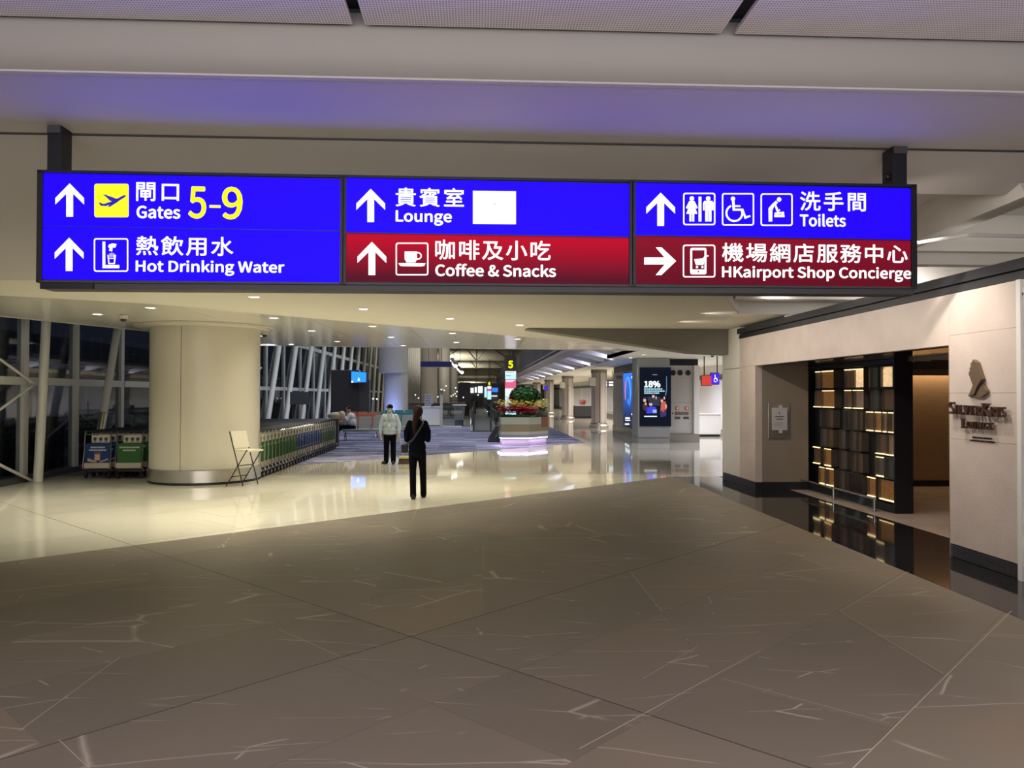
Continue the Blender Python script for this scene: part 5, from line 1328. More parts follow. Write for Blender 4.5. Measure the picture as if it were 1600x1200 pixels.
lo = D.objects.new('blue_uplight', l); C.objects.link(lo); lo.location = (seatx(606, 44.5), 44.2, 0.3); lo.rotation_euler = (Vector((seatx(612, 46), 46, 4))-lo.location).to_track_quat('-Z', 'Y').to_euler()
# dividing wall slats left of hall
# hanging unlit sign and two tube lamps
hs = thing('hanging_sign', tuple(atY(681, 569, 52)), 'unlit dark blue sign hanging in the tall hall', 'sign')
h0, h1 = atY(657, 564.5, 52), atY(706, 573.5, 52)
MB().cham(h0.x, h1.x, 51.9, 52.1, h1.z, h0.z, .02).build('sign_box', mat('unlit_blue', (0.012, 0.012, 0.11), 0.4), hs)
for px in (670, 690):
    p = atY(px, 565, 52); MB().tube([p, (p.x-.1, 52, 8.8)], .02, 6).build('hanger', M['darkgrey'], hs)
lamp_w = glow('tube_white', (1, 0.98, 0.9), 2.5)
for (xa, ya, xb, yb), lab in (((706, 564, 712, 572), 'nearer white strip lamp hanging beside the dark blue sign'), ((716, 576, 722, 582), 'smaller white strip lamp hanging beyond the dark blue sign')):
    Y = 55 if xa == 706 else 62
    a, b_ = atY(xa, ya, Y), atY(xb, yb, Y-2)
    t = thing('strip_lamp', tuple((a+b_)/2), lab, 'lamp')
    MB().tube([a, b_], .13, 10).build('lamp_tube', lamp_w, t, smooth=True); MB().tube([a+Vector((0, 0, .14)), b_+Vector((0, 0, .14))], .12, 8).build('housing', M['darkgrey'], t)
    MB().tube([(a+b_)/2+Vector((0, 0, .2)), Vector(((a+b_)/2)[:2]+(8.7,))], .015, 5).build('hanger', M['darkgrey'], t)
# counter, podium and shop front things
ct = thing('service_counter', (seatx(675, 45), 45, 0), 'white boxy service counter behind the woman in navy', 'counter')
c0, c1 = seatx(660, 45), seatx(687.5, 45)
MB().cham(c0, c1, 45, 45.9, .02, 1.05, .02).build('body', M['white'], ct); MB().cham(c0-.03, c1+.03, 44.97, 45.95, 1.05, 1.10, .01).build('counter_top', M['offwhite'], ct)
MB().box(c0+.02, c1-.02, 45.05, 45.9, 0, .02).build('plinth', M['black'], ct)
mo_ = thing('counter_monitor', (seatx(676, 45.3), 45.3, 1.1), 'dark monitor tilted on the white service counter', 'monitor')
p = atY(676, 632, 45.4); MB().extr([atY(672, 637, 45.4), atY(674.5, 637, 45.4), atY(677.5, 631, 45.4), atY(675, 631, 45.4)], (0, .3, 0)).build('screen', M['black'], mo_)
MB().box(p.x-.05, p.x+.1, 45.3, 45.5, 1.1, 1.13).build('foot', M['black'], mo_)
pb = thing('poster_stand', (seatx(670, 50), 50, 0), 'pale poster stand behind the white service counter', 'poster')
p0, p1 = atY(663.5, 616, 50), atY(676.5, 640, 50)
MB().cham(p0.x, p1.x, 50, 50.05, .6, p0.z, .01).build('poster_board', mat('poster_lilac', (0.34, 0.34, 0.46), 0.5), pb)
MB().box((p0.x+p1.x)/2-.03, (p0.x+p1.x)/2+.03, 50.01, 50.04, 0, .6).build('post', M['steel'], pb)
for i in range(5): MB().box(p0.x+.06, p0.x+.06+.35*(1-.12*(i % 3)), 49.994, 49.999, p0.z-.12-i*.16, p0.z-.09-i*.16).build('poster_line', M['darkgrey'], pb)
po = thing('barrier_post', (seatx(690, 42), 42, 0), 'pale post with a round head by the glass barrier', 'post')
MB().cham(seatx(688, 42), seatx(692, 42), 42, 42.1, .0, atY(690, 614, 42).z, .01).build('post', M['offwhite'], po); MB().ball(atY(690, 611, 42), .13).build('head', M['brushed'], po, smooth=True)
gb = thing('glass_barrier', (seatx(690, 42.3), 42.3, 0), 'green-tinted glass barrier right of the white counter', 'barrier')
MB().box(seatx(693, 42.3), seatx(722, 42.3), 42.28, 42.3, .1, 1.08).build('pane', M['clear'], gb); MB().box(seatx(693, 42.3), seatx(722, 42.3), 42.26, 42.32, 0, .1).build('shoe_rail', M['steel'], gb)
# tapering slatted bin
bn = thing('slatted_planter_box', (seatx(717, 44), 44, 0), 'tapered box clad in grey vertical slats behind the glass barrier', 'planter')
for i in range(9):
    u = i/9; xt0 = seatx(708.5+19*u, 44); xb0 = seatx(711+13.5*u, 44); xt1 = seatx(708.5+19*(u+.085), 44); xb1 = seatx(711+13.5*(u+.085), 44)
    zt2, zb3 = atY(715, 634, 44).z, atY(715, 656, 44).z
    MB().extr([(xb0, 44, zb3), (xb1, 44, zb3), (xt1, 44, zt2), (xt0, 44, zt2)], (0, .04, 0)).build('slat', mat('slat_grey', (0.26, 0.25, 0.25), 0.5) if i == 0 else D.materials['slat_grey'], bn)
MB().box(seatx(711, 44), seatx(724, 44), 44.05, 44.6, 0, 1.1).build('core', M['black'], bn)
MB().cham(seatx(707, 44), seatx(729, 44), 43.95, 44.7, zt2, zt2+.06, .02).build('top', M['ad_text'], bn)
# travelator
tw = thing('travelator', (seatx(753, 45), 45, 0), 'moving walkway with glass sides in the middle of the hall', 'walkway')
xl, xr = -0.2, 1.0
for s, xx in ((0, xl), (1, xr)):
    MB().box(xx-.01, xx+.01, 38.5, 95, .12, .92).build('balustrade_glass', M['clear'], tw)
    MB().tube([(xx, 38.4, .3), (xx, 38.2, .65), (xx, 38.5, .97), (xx, 95, .97)], .035, 8).build('handrail', M['rubber'], tw, smooth=True)
    MB().box(xx-.09, xx+.09, 38.6, 95, .0, .14).build('skirt', M['steel'], tw)
MB().box(xl+.1, xr-.1, 37.6, 95, .005, .05).build('tread', M['darkgrey'], tw)
for px in (740.5, 767):
    Y = 37.6; x = seatx(px, Y); t = thing('bollard_post', (x, Y, 0), 'slim dark post at the %s side of the walkway entry' % ('left' if px < 750 else 'right'), 'post')
    MB().tube([(x, Y, 0.0085), (x, Y, 1.45)], .04, 10).build('post', M['darkgrey'], t, smooth=True); MB().lathe([(0, 0), (.16, 0), (.14, .03), (0, .03)], (x, Y, 0.0085), 16).build('foot', M['black'], t)

# ================= PLANTER =================
PYc = 27.4; 
pl = thing('flower_planter', (seatx(820, 27.2), 27.2, 0), 'large polygonal planter box in banded greens and browns with glowing base', 'planter')
Yf = 26.9
fx0, fx1 = seatx(782.5, Yf), seatx(827, Yf); Ym = 27.75; fx2 = seatx(857, Ym)
poly = [(fx0, Yf), (fx1, Yf), (fx2, Ym), (fx2-.05, Ym+1.0), (fx1-.2, Ym+1.5), (fx0+.05, Yf+1.4), (fx0-.05, Yf+.5)]
cxp = sum(p[0] for p in poly)/7; cyp = sum(p[1] for p in poly)/7
def inset(k): return [(cxp+(x-cxp)*k, cyp+(y-cyp)*k) for x, y in poly]
bz = [atY(800, p, Yf).z for p in (684, 679.5, 674.5, 663.5, 652)]
cols = [(0.26, 0.27, 0.33), (0.42, 0.45, 0.38), (0.24, 0.20, 0.12), (0.36, 0.40, 0.34)]
for i in range(4):
    MB().prism(poly, bz[i]+.003, bz[i+1]-.003).build('band', mat('planter_band_%s' % 'abcd'[i], cols[i], 0.5), pl)
MB().prism(inset(.985), bz[0], bz[4]-.01).build('core', M['darkgrey'], pl)
MB().prism(inset(.93), 0.008, bz[0]).build('plinth', mat('plinth_grey', (0.3, 0.27, 0.32), 0.4), pl)
P_ = inset(.975); Q_ = inset(.95)
lm = glow('lilac_led', (0.95, 0.82, 1.0), 5.0)
for i in range(len(P_)):
    j_ = (i+1) % len(P_); MB().extr([(P_[i][0], P_[i][1], bz[0]-.03), (P_[j_][0], P_[j_][1], bz[0]-.03), (Q_[j_][0], Q_[j_][1], bz[0]-.03), (Q_[i][0], Q_[i][1], bz[0]-.03)], (0, 0, .025)).build('light_strip', lm, pl)
for i in range(3):
    l = D.lights.new('planter_glow', 'AREA'); l.energy = 7; l.color = (0.85, 0.65, 1.0); l.shape = 'RECTANGLE'; l.size = 1.0; l.size_y = .05
    a, b_ = (poly[6], poly[0], poly[1])[i], (poly[0], poly[1], poly[2])[i]
    lo = D.objects.new('planter_glow', l); C.objects.link(lo); lo.location = ((a[0]+b_[0])/2, (a[1]+b_[1])/2-.02, bz[0]-.035); lo.rotation_euler = (R(-25), 0, math.atan2(b_[1]-a[1], b_[0]-a[0]))
# brown inlay blocks on the right side
def side_pt(u, z, off=-.006):
    a, b_ = Vector((fx1, Yf, 0)), Vector((fx2, Ym, 0)); n_ = Vector(((b_-a).y, -(b_-a).x, 0)).normalized(); return a+(b_-a)*u+Vector((0, 0, z))-n_*off
zc = atY(840, 668, 27.3).z
MB().extr([side_pt(.62, zc), side_pt(1, zc), side_pt(1, bz[4]+.0), side_pt(.62, bz[4]+.0)], (0, .02, 0)).build('inlay_panel', mat('planter_brown', (0.20, 0.09, 0.05), 0.5), pl)
MB().prism([(fx1-.2, Yf+.55), (fx2-.02, Ym+.05), (fx2-.08, Ym+.98), (fx1-.2, Ym+1.4)], bz[4], bz[4]+.17).build('raised_corner', mat('planter_slate', (0.10, 0.10, 0.11), 0.5), pl)
MB().prism(inset(.96), bz[4]-.01, bz[4]+.02).build('soil', mat('soil', (0.03, 0.022, 0.015), 0.9), pl)
zs_ = bz[4]+.02
def leafy(name, cx, cy, z, rx, ry, rz, n, size, cols, parent, label=None, kind='stuff', seed=1):
    rnd = random.Random(seed); mb = MB()
    for i in range(n):
        while True:
            v = Vector((rnd.uniform(-1, 1), rnd.uniform(-1, 1), rnd.uniform(-1, 1)))
            if .62 < v.length < 1: break
        p = Vector((cx+v.x*rx, cy+v.y*ry, z+v.z*rz)); n_ = (v+Vector((rnd.uniform(-.6, .6), rnd.uniform(-.6, .6), rnd.uniform(-.3, .9)))).normalized()
        u = n_.orthogonal().normalized(); u = (u*math.cos(i)+n_.cross(u)*math.sin(i)); w_ = n_.cross(u); s = size*rnd.uniform(.7, 1.3)
        mb.add([p-u*s, p+w_*s*.45+n_*s*.1, p+u*s, p-w_*s*.45+n_*s*.1], [(0, 1, 2, 3)])
    o = mb.build(name, cols, parent, fix=False)
    if kind: o['kind'] = kind
    return o
# shrub
bc = atY(820, 630, 28.0)
sh = thing('green_shrub', (bc.x, bc.y, zs_), 'dense round green shrub growing in the flower planter', 'shrub')
gm = mat('shrub_green', (0.010, 0.045, 0.012), 0.6, spec=0.15, noise=0.6, nscale=5)
rxb = 22.5/F*28; rzb = (634-603)/2/F*28*1.0; zc_ = bc.z+(630-619.5)/F*28
leafy('foliage', bc.x, bc.y, zc_, rxb*1.06, .5, rzb*1.04, 4200, .085, gm, sh, seed=3)
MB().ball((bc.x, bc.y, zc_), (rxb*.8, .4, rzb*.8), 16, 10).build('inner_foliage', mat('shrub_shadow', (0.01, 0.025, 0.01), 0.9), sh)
for i in range(5): MB().tube([(bc.x+(i-2)*.04, bc.y, zs_), (bc.x+(i-2)*.14, bc.y, zc_)], .015, 5).build('stem', M['soil'] if 'soil' in M else D.materials['soil'], sh)
# flowers
FL = {'red': (0.5, 0.015, 0.012), 'orange': (0.85, 0.16, 0.03), 'yellow': (0.80, 0.74, 0.22), 'crimson': (0.42, 0.01, 0.045), 'green': (0.05, 0.10, 0.03)}
fm = {k: mat('petal_'+k, c, 0.6, noise=0.3, nscale=20) for k, c in FL.items()}
def flower_proto(color, label, grp):
    t = thing('flower_plant', (0, 0, 0), label, 'flower', grp)
    mb = MB()
    for k in range(9):
        a = k*2.4; r_ = .03+.05*(k % 3); c = Vector((math.cos(a)*r_, math.sin(a)*r_, .10+.03*((k*7) % 4)))
        for q in range(5):
            b0 = a+q*PI*2/5; d = Vector((math.cos(b0), math.sin(b0), .35))*.033; s = Vector((-math.sin(b0), math.cos(b0), 0))*.014
            mb.add([c, c+d*.6+s, c+d, c+d*.6-s], [(0, 1, 2, 3)])
    mb.build('bloom', fm[color], t, world=False, fix=False)
    mb = MB()
    for k in range(8):
        a = k*1.3; d = Vector((math.cos(a)*.09, math.sin(a)*.09, .06)); s = Vector((-math.sin(a), math.cos(a), 0))*.02
        mb.add([(0, 0, 0), d*.6+s, d, d*.6-s], [(0, 1, 2, 3)])
    mb.build('leaf', fm['green'], t, world=False, fix=False)['kind'] = 'stuff'
    return t
rnd = random.Random(11)
def bed(color, pts, label, grp):
    pr = flower_proto(color, label, grp); f_ = True
    for (x, y, z) in pts:
        o = pr if f_ else copy_tree(pr); f_ = False
        o.location = (x, y, z); o.rotation_euler = (0, 0, rnd.uniform(0, 6)); s = rnd.uniform(1.5, 2.1); o.scale = (s, s, s)
def line(px0, px1, n, Y, z, jy=.1, jz=.01): return [(seatx(px0+(px1-px0)*(i+.5)/n, Y), Y+rnd.uniform(-jy, jy), z+rnd.uniform(0, jz)) for i in range(n)]
bed('crimson', line(784, 834, 24, Yf+.14, zs_-.05, .04)+line(785, 836, 16, Yf+.32, zs_-.03, .05), 'crimson flowering plant in the front row of the planter', 'crimson flowers along the planter front')
bed('yellow', line(782, 852, 26, Yf+.5, zs_+.14, .06, .05)+line(842, 852, 5, Ym+.4, zs_+.22), 'pale yellow flowering plant in the middle row of the planter', 'yellow flowers across the planter')
bed('red', line(793, 818, 10, Yf+.95, zs_+.24, .08, .05)+line(797, 810, 5, Yf+1.0, zs_+.34, .05), 'red poinsettia at the foot of the green shrub', 'red plants at the foot of the shrub')
bed('orange', line(800, 804, 2, Yf+.85, zs_+.26, .02), 'bright orange plant among the red ones below the shrub', 'orange plants among the red')
# dark case leaning by the planter
cs = thing('dark_case', (seatx(776, 29.2), 29.2, 0), 'black wheeled case with a silver bar left of the planter', 'case')
k0, k1 = seatx(762, 29.2), seatx(781, 29.2)
MB().extr([(k0, 29.0, .009), (k1, 29.0, .009), (k1, 29.0, .62), (k1-.15, 29.0, .62), (k0+.05, 29.0, .2)], (0, .4, 0)).build('case_body', M['rubber'], cs)
MB().tube([(k1-.17, 28.98, .2), (k1-.03, 28.98, .42)], .012, 6).build('silver_bar', M['steel'], cs)

# ================= TOTEMS =================
def totem(pxa, pxb, Y, ytop, ybase_z, num, label):
    x0, x1 = seatx(pxa, Y), seatx(pxb, Y); zt2 = atY((pxa+pxb)/2, ytop, Y).z; w_ = x1-x0; k_ = w_/1.0
    t = thing('gate_totem', ((x0+x1)/2, Y, 0), label, 'totem')
    MB().prism([(x0, Y), (x1, Y), (x1, Y+.35), (x0, Y+.35)], 0, zt2-.12*k_).build('body', M['black'], t)
    MB().extr([(x0, Y, zt2-.12*k_), (x1, Y, zt2-.12*k_), (x1-.18*w_, Y, zt2), (x0+.18*w_, Y, zt2)], (0, .35, 0)).build('cap', M['black'], t)
    for s in (.42, .68): MB().box(x0+w_*s-.02, x0+w_*s+.03, Y+.1, Y+.2, zt2, zt2+2.2).build('hanger', M['black'], t)
    return t, x0, x1, zt2
tY = 31.0
t, x0, x1, zt2 = totem(788.5, 807, tY, 555, 0, '5', 'tall black gate totem numbered 5 with lit panels behind the planter')
zz = lambda py, Y=tY: atY(797, py, Y).z
text_on('5', lambda u, v, d: Vector(((x0+x1)/2+u, tY-.006-d, (zz(563.5)+zz(575.5))/2+v)), .2, zz(563.5)-zz(575.5), .012, 1, .004).build('numeral', M['yl'], t)
wm_ = glow('totem_white', (0.80, 0.86, 1.0), 1.25); cm_ = glow('totem_cyan', (0.45, 0.82, 0.95), 1.15); pm_ = glow('totem_pink', (0.72, 0.09, 0.22), 1.0)
for (ya, yb, m_, nm) in ((580, 584.5, wm_, 'white lit panel'), (584.8, 592.5, cm_, 'cyan lit panel'), (592.8, 606.5, pm_, 'pink lit panel'), (606.8, 620, wm_, 'white lit panel'), (620.2, 650, cm_, 'cyan lit panel')):
    o = MB().box(x0+.02, x1-.02, tY-.02, tY-.002, zz(yb), zz(ya)).build('lit_panel', m_, t); o['label'] = nm
for py, n_, m_ in ((582, 5, M['darkgrey']), (587, 3, M['darkgrey']), (594.5, 5, wm_), (596.5, 4, wm_), (610, 4, cm_), (614, 5, cm_), (618, 3, cm_)):
    MB().box(x0+.05, x0+.05+.07*n_, tY-.026, tY-.021, zz(py)-.012, zz(py)+.012).build('lettering_line', m_, t)
T2 = 76
t, x0, x1, zt3 = totem(761, 768, T2, 596, 0, '6', 'small distant gate totem with lit panels far down the hall')
z2 = lambda py: atY(765, py, T2).z
text_on('6', lambda u, v, d: Vector(((x0+x1)/2+u, T2-.01-d, z2(599.5)+v)), .2, .35, .012, 1, .004).build('numeral', M['yl'], t)
for (ya, yb, m_) in ((603.5, 607.5, wm_), (607.7, 611, pm_), (611.2, 624, cm_)): MB().box(x0+.03, x1-.03, T2-.03, T2-.002, z2(yb), z2(ya)).build('lit_panel', m_, t)

# far shops: bright fronts and screens in the distance
sw_ = glow('shop_white', (0.85, 0.95, 1.0), 1.3); sb_ = glow('screen_far_blue', (0.03, 0.18, 0.75), 1.2)
for i, (xa, ya, xb, yb, Y, m_, lab) in enumerate(((735, 606, 740, 614, 120, sw_, 'leftmost small white lit shop panel in the distance'), (742, 605, 745, 613.5, 120, sw_, 'narrow white lit panel between two others in the distance'), (747, 603.5, 754, 614, 118, sw_, 'largest white lit shop panel in the distance'), (757, 605, 760.5, 621, 100, cm_, 'cyan lit column left of the distant gate totem'), (768.5, 606, 778, 612.5, 90, sb_, 'blue lit screen right of the distant gate totem'), (725, 616, 730, 622, 110, M['offwhite'], 'grey panel low in the distance'), (768, 618, 777, 619.5, 88, sw_, 'thin white light line under the distant blue screen'))):
    a, b_ = atY(xa, ya, Y), atY(xb, yb, Y); t = thing('lit_sign', ((a.x+b_.x)/2, Y, b_.z), lab, 'lit panel')
    MB().box(a.x, b_.x, Y, Y+.3, b_.z, a.z).build('face', m_, t); MB().box(a.x-.1, b_.x+.1, Y+.3, Y+.6, 0, a.z+.1).build('support', M['darkgrey'], t)
# dark kiosks and cafe tables in the mid distance
kk = thing('dark_kiosk', (seatx(708, 96), 96, 0), 'dark shop kiosk block at the left of the distant hall', 'kiosk')
MB().cham(seatx(718, 96), seatx(735, 96), 96, 100, 0, atY(720, 597, 96).z, .05).build('block', mat('kiosk_blue', (0.03, 0.03, 0.06), 0.6), kk)
for i in range(6): MB().box(seatx(719+i*2.6, 96), seatx(720+i*2.6, 96), 95.9, 95.99, .2, atY(720, 600, 96).z).build('rib', M['darkgrey'], kk)
cf = thing('cafe_bar', (seatx(668, 58), 58, 0), 'long dark cafe bar behind the counter with small lights', 'bar')
MB().cham(seatx(640, 58), seatx(725, 58), 58, 59, 0, 1.15, .03).build('bar_front', M['darkgrey'], cf); MB().cham(seatx(640, 58)-.1, seatx(725, 58)+.1, 57.9, 59.1, 1.15, 1.2, .02).build('bar_top', mat('bar_brown', (0.14, 0.09, 0.06), 0.4), cf)
gl = glow('small_lamp', (1.0, 0.9, 0.75), 4)
for i, (px, py) in enumerate(((649, 617), (654, 622), (694, 610), (697, 603), (712, 606), (714, 612), (708, 617), (711, 615), (705, 619), (713, 619), (577, 623), (583, 623), (589, 623.5), (724, 621), (684, 620), (747, 617), (762, 643))):
    p = atY(px, py, 60 if px > 600 else 48); t = thing('small_lamp', tuple(p), 'tiny warm point lamp among the distant cafe fittings', 'lamp', 'tiny point lamps in the distance')
    MB().ball(p, .045 if i != 16 else .03, 8, 6).build('bulb', gl, t); MB().tube([p+Vector((0, .1, 0)), (p.x, p.y+.1, 0)], .012, 5).build('stem', M['darkgrey'], t)
for i, (px, Y) in enumerate(((700, 62), (716, 66), (728, 70), (719, 78), (781, 60), (794, 52), (787, 70), (730, 90), (708, 84))):
    x = seatx(px, Y); t = thing('cafe_table', (x, Y, 0), 'small dark table with stools in the distant seating', 'table', 'distant dark cafe tables')
    MB().lathe([(0, .72), (.42, .72), (.42, .75), (0, .75)], (x, Y, 0), 16).build('table_top', M['darkgrey'], t); MB().tube([(x, Y, 0), (x, Y, .72)], .04, 8).build('pedestal', M['black'], t)
    for s in (-1, 1): MB().lathe([(0, 0), (.2, 0), (.18, .46), (.2, .46), (.2, .95), (.17, .95), (.15, .5), (0, .5)], (x+s*.75, Y, 0), 12, 0, 2*PI).build('stool', M['rubber'], t)
# shop shelves strip behind seats (dark)
sf = thing('slatted_screen', (seatx(645, 66), 66, 0), 'ribbed grey screen wall between the blue-lit column and the next', 'screen wall')
for i in range(14):
    px = 637+i*1.45; MB().box(seatx(px, 66), seatx(px+.8, 66), 66, 66.2, 0, 8.4).build('slat', M['offwhite'], sf)
MB().box(seatx(636, 66), seatx(658, 66), 66.21, 66.4, 0, 8.4).build('backing', M['darkgrey'], sf)

# ================= MEZZANINE =================
mz = struct_root('mezzanine', 'mezzanine gallery with dark balustrade on the right of the hall')
MX = 3.5; y0, y1 = 24.3, 130
M['mezz'] = mat('mezz_soffit', (0.26, 0.25, 0.33), 0.4); M['mezzd'] = mat('balustrade_navy', (0.022, 0.025, 0.045), 0.4)
MB().prism([(0, 0)]*0+[(MX, y0), (5.0, y0), (5.0, y1), (MX, y1)], 3.62, 3.72).build('gallery_slab', M['mezz'], mz)
MB().add([(MX, y0, 3.68), (4.15, y0, 3.52), (4.15, y1, 3.52), (MX, y1, 3.68), (MX, y0, 3.8), (4.15, y0, 3.8), (4.15, y1, 3.8), (MX, y1, 3.8)], [(0, 3, 2, 1), (4, 5, 6, 7), (0, 1, 5, 4), (1, 2, 6, 5), (2, 3, 7, 6), (3, 0, 4, 7)]).build('edge_soffit', M['mezz'], mz)
MB().box(MX-.06, MX+.02, y0, y1, 3.70, 5.15).build('balustrade', M['mezzd'], mz)
MB().box(MX-.09, MX-.06, y0, y1, 3.70, 3.76).build('edge_rail', M['mezz'], mz)
y = y0+1.0
while y < 60: MB().box(MX-.085, MX-.06, y, y+.06, 3.8, 5.12).build('balustrade_post', M['mezz'], mz); y += 1.1
MB().box(4.15, 5.6, y0, y1, 3.78, 3.85).build('upper_soffit', M['darkgrey'], mz)
fin_m = mat('fin_white', (0.55, 0.54, 0.60), 0.3); y = y0+.1
while y < 92:
    MB().add([(4.15, y, 3.52), (5.42, y, 3.21), (5.42, y+.35, 3.21), (4.15, y+.35, 3.52), (4.15, y, 3.7), (5.42, y, 3.5), (5.42, y+.35, 3.5), (4.15, y+.35, 3.7)], [(0, 3, 2, 1), (4, 5, 6, 7), (0, 1, 5, 4), (1, 2, 6, 5), (2, 3, 7, 6), (3, 0, 4, 7)]).build('fin', fin_m, mz)
    y += 2.0
spot((3.9, 26.2, 2.95), (5.0, 26.8, 3.3), 30, (0.95, 0.97, 0.9), 130, name='gallery_fill')  # added spot that brightens the dark recess side
for y_ in range(30, 74, 6): spot((5.3, y_, 3.0), (4.2, y_+1.5, 3.5), 40, (0.88, 0.88, 1.0), 150, name='gallery_fill')  # added spots that brighten the fins from below
MB().box(5.0, 5.1, 24.0, 29.2, 3.2, 3.8).build('recess_side', M['offwhite'], mz)

# ================= RIGHT COLUMN ROW =================
M['fluted'] = mat('fluted_column_beige', (0.40, 0.35, 0.30), 0.35); M['fluted2'] = mat('fluted_column_pale', (0.50, 0.47, 0.46), 0.35)
labs = ['nearest fluted beige column of the right-hand colonnade', 'second fluted beige column of the colonnade', 'third fluted beige column of the colonnade', 'fourth fluted beige column of the colonnade', 'fifth fluted beige column, far down the colonnade', 'sixth fluted beige column, far down the colonnade', 'farthest fluted beige column of the colonnade']
for i in range(7):
    Y = 42+14.5*i; x = 6.75; t = thing('fluted_column', (x, Y, 0), labs[i], 'column')
    n = 8; r = .42
    for k in range(n):
        a0 = 2*PI*k/n+.05; a1 = 2*PI*(k+1)/n-.05
        MB().prism([(x+r*math.cos(a0), Y+r*math.sin(a0)), (x+r*math.cos(a1), Y+r*math.sin(a1)), (x+r*.8*math.cos(a1), Y+r*.8*math.sin(a1)), (x+r*.8*math.cos(a0), Y+r*.8*math.sin(a0))], .28, 3.1).build('flute_panel', M['fluted'] if k % 2 else M['fluted2'], t)
    MB().lathe([(r*.88, 0.02), (r*.88, 3.15)], (x, Y, 0), 16).build('core', M['darkgrey'], t)
    MB().lathe([(r+.12, 0), (r+.12, .12), (r+.04, .2), (r+.04, .28), (r*.8, .28)], (x, Y, 0), 24).build('base', M['brushed'], t, smooth=True)
    MB().lathe([(r+.02, 3.02), (r+.02, 3.2)], (x, Y, 0), 24).build('capital', M['bulk'], t, smooth=True)
    if i < 3:
        MB().cham(x-.62, x-.25, Y-.5, Y-.3, 2.3, 2.75, .03).build('speaker_box', M['offwhite'], t)
# far right wall of the passage with glass fronts
wr = struct_root('wall_passage')
MB().box(11.2, 11.3, 17, 130, 0, 3.2).build('wall_panel', M['offwhite'], wr)
for i in range(16):
    MB().box(11.17, 11.2, 18.3+i*7, 24.3+i*7, 0.4, 2.5).build('shop_glass', mat('frosted_shop', (0.62, 0.62, 0.66), 0.25) if i == 0 else D.materials['frosted_shop'], wr)
    MB().box(11.12, 11.2, 18.0+i*7, 18.3+i*7, 0.0, 3.2).build('shop_post', M['white'], wr)
MB().box(11.1, 11.2, 17, 130, 2.55, 2.75).build('lintel', M['darkgrey'], wr)
MB().box(11.1, 11.2, 17, 130, 0, .25).build('skirting', M['brushed'], wr)
MB().box(5.4, 11.3, 130, 130.2, 0, 3.2).build('end_panel', M['offwhite'], wr)
# signs in the passage
def box_sign(name, px0, py0, px1, py1, Y, m_, label, cat='sign'):
    a, b_ = atY(px0, py0, Y), atY(px1, py1, Y); t = thing(name, ((a.x+b_.x)/2, Y, b_.z), label, cat)
    MB().box(a.x, b_.x, Y, Y+.12, b_.z, a.z).build('face', m_, t)
    MB().box(a.x-.02, b_.x+.02, Y+.12, Y+.16, b_.z-.02, a.z+.02).build('casing', M['black'], t)
    return t, a, b_
t, a, b_ = box_sign('direction_sign', 944.5, 594.5, 960, 604.5, 44, mat('sign_dark', (0.03, 0.03, 0.05), 0.4), 'small black lit sign beyond the nearest fluted column')
for v in (0.3, .72):
    zc2 = a.z+(b_.z-a.z)*v; MB().box(a.x+.25, b_.x-.05, 43.98, 43.995, zc2-.05, zc2+.05).build('lettering_line', sw_, t)
    MB().extr([(a.x+.06, 43.98, zc2), (a.x+.15, 43.98, zc2+.07), (a.x+.15, 43.98, zc2-.07)], (0, .01, 0)).build('arrow', sw_, t)
for s in (.2, .8): MB().box(a.x+(b_.x-a.x)*s, a.x+(b_.x-a.x)*s+.03, 44.05, 44.1, a.z, 3.2).build('hanger', M['black'], t)
t, a, b_ = box_sign('direction_sign', 1098, 587, 1112.5, 602, 27, glow('red_lit', (0.62, 0.05, 0.03), 1.0), 'plain red lit sign left of the blue wheelchair sign')
MB().box(a.x+.05, a.x+.08, 27.03, 27.06, a.z, 3.2).build('hanger', M['black'], t)
t, a, b_ = box_sign('toilet_sign', 1112.5, 583, 1124, 600, 26.9, glow('blue_lit', (0.06, 0.01, 0.75), 1.0), 'blue lit wheelchair sign between the service wall and the lounge pier')
MB().box(b_.x-.08, b_.x-.05, 26.93, 26.96, a.z, 3.2).build('hanger', M['black'], t)
wp2 = lambda x, y: Vector((a.x+(b_.x-a.x)*x, 26.885, b_.z+(a.z-b_.z)*y))
whl = MB()
whl.extr([wp2(.40+.05*math.cos(q), .82+.05*math.sin(q)) for q in [i*PI/4 for i in range(8)]], (0, .01, 0))
whl.extr([wp2(.37, .76), wp2(.45, .76), wp2(.46, .55), wp2(.66, .55), wp2(.78, .28), wp2(.70, .26), wp2(.60, .46), wp2(.37, .46)], (0, .01, 0))
for i in range(10):
    q0, q1 = R(-170+i*20), R(-150+i*20) 
    q0, q1 = R(110+i*22), R(132+i*22)
    whl.extr([wp2(.44+.2*math.cos(q0), .36+.2*math.sin(q0)), wp2(.44+.2*math.cos(q1), .36+.2*math.sin(q1)), wp2(.44+.14*math.cos(q1), .36+.14*math.sin(q1)), wp2(.44+.14*math.cos(q0), .36+.14*math.sin(q0))], (0, .01, 0))
whl.build('wheelchair_symbol', M['wl'], t)
t, a, b_ = box_sign('direction_sign', 851, 603, 856, 610, 62, glow('blue_lit_far', (0.05, 0.01, 0.6), 1.0), 'tiny blue lit sign behind the shrub in the colonnade')
MB().box(a.x+.1, a.x+.13, 62.03, 62.06, a.z, 3.2).build('hanger', M['black'], t)
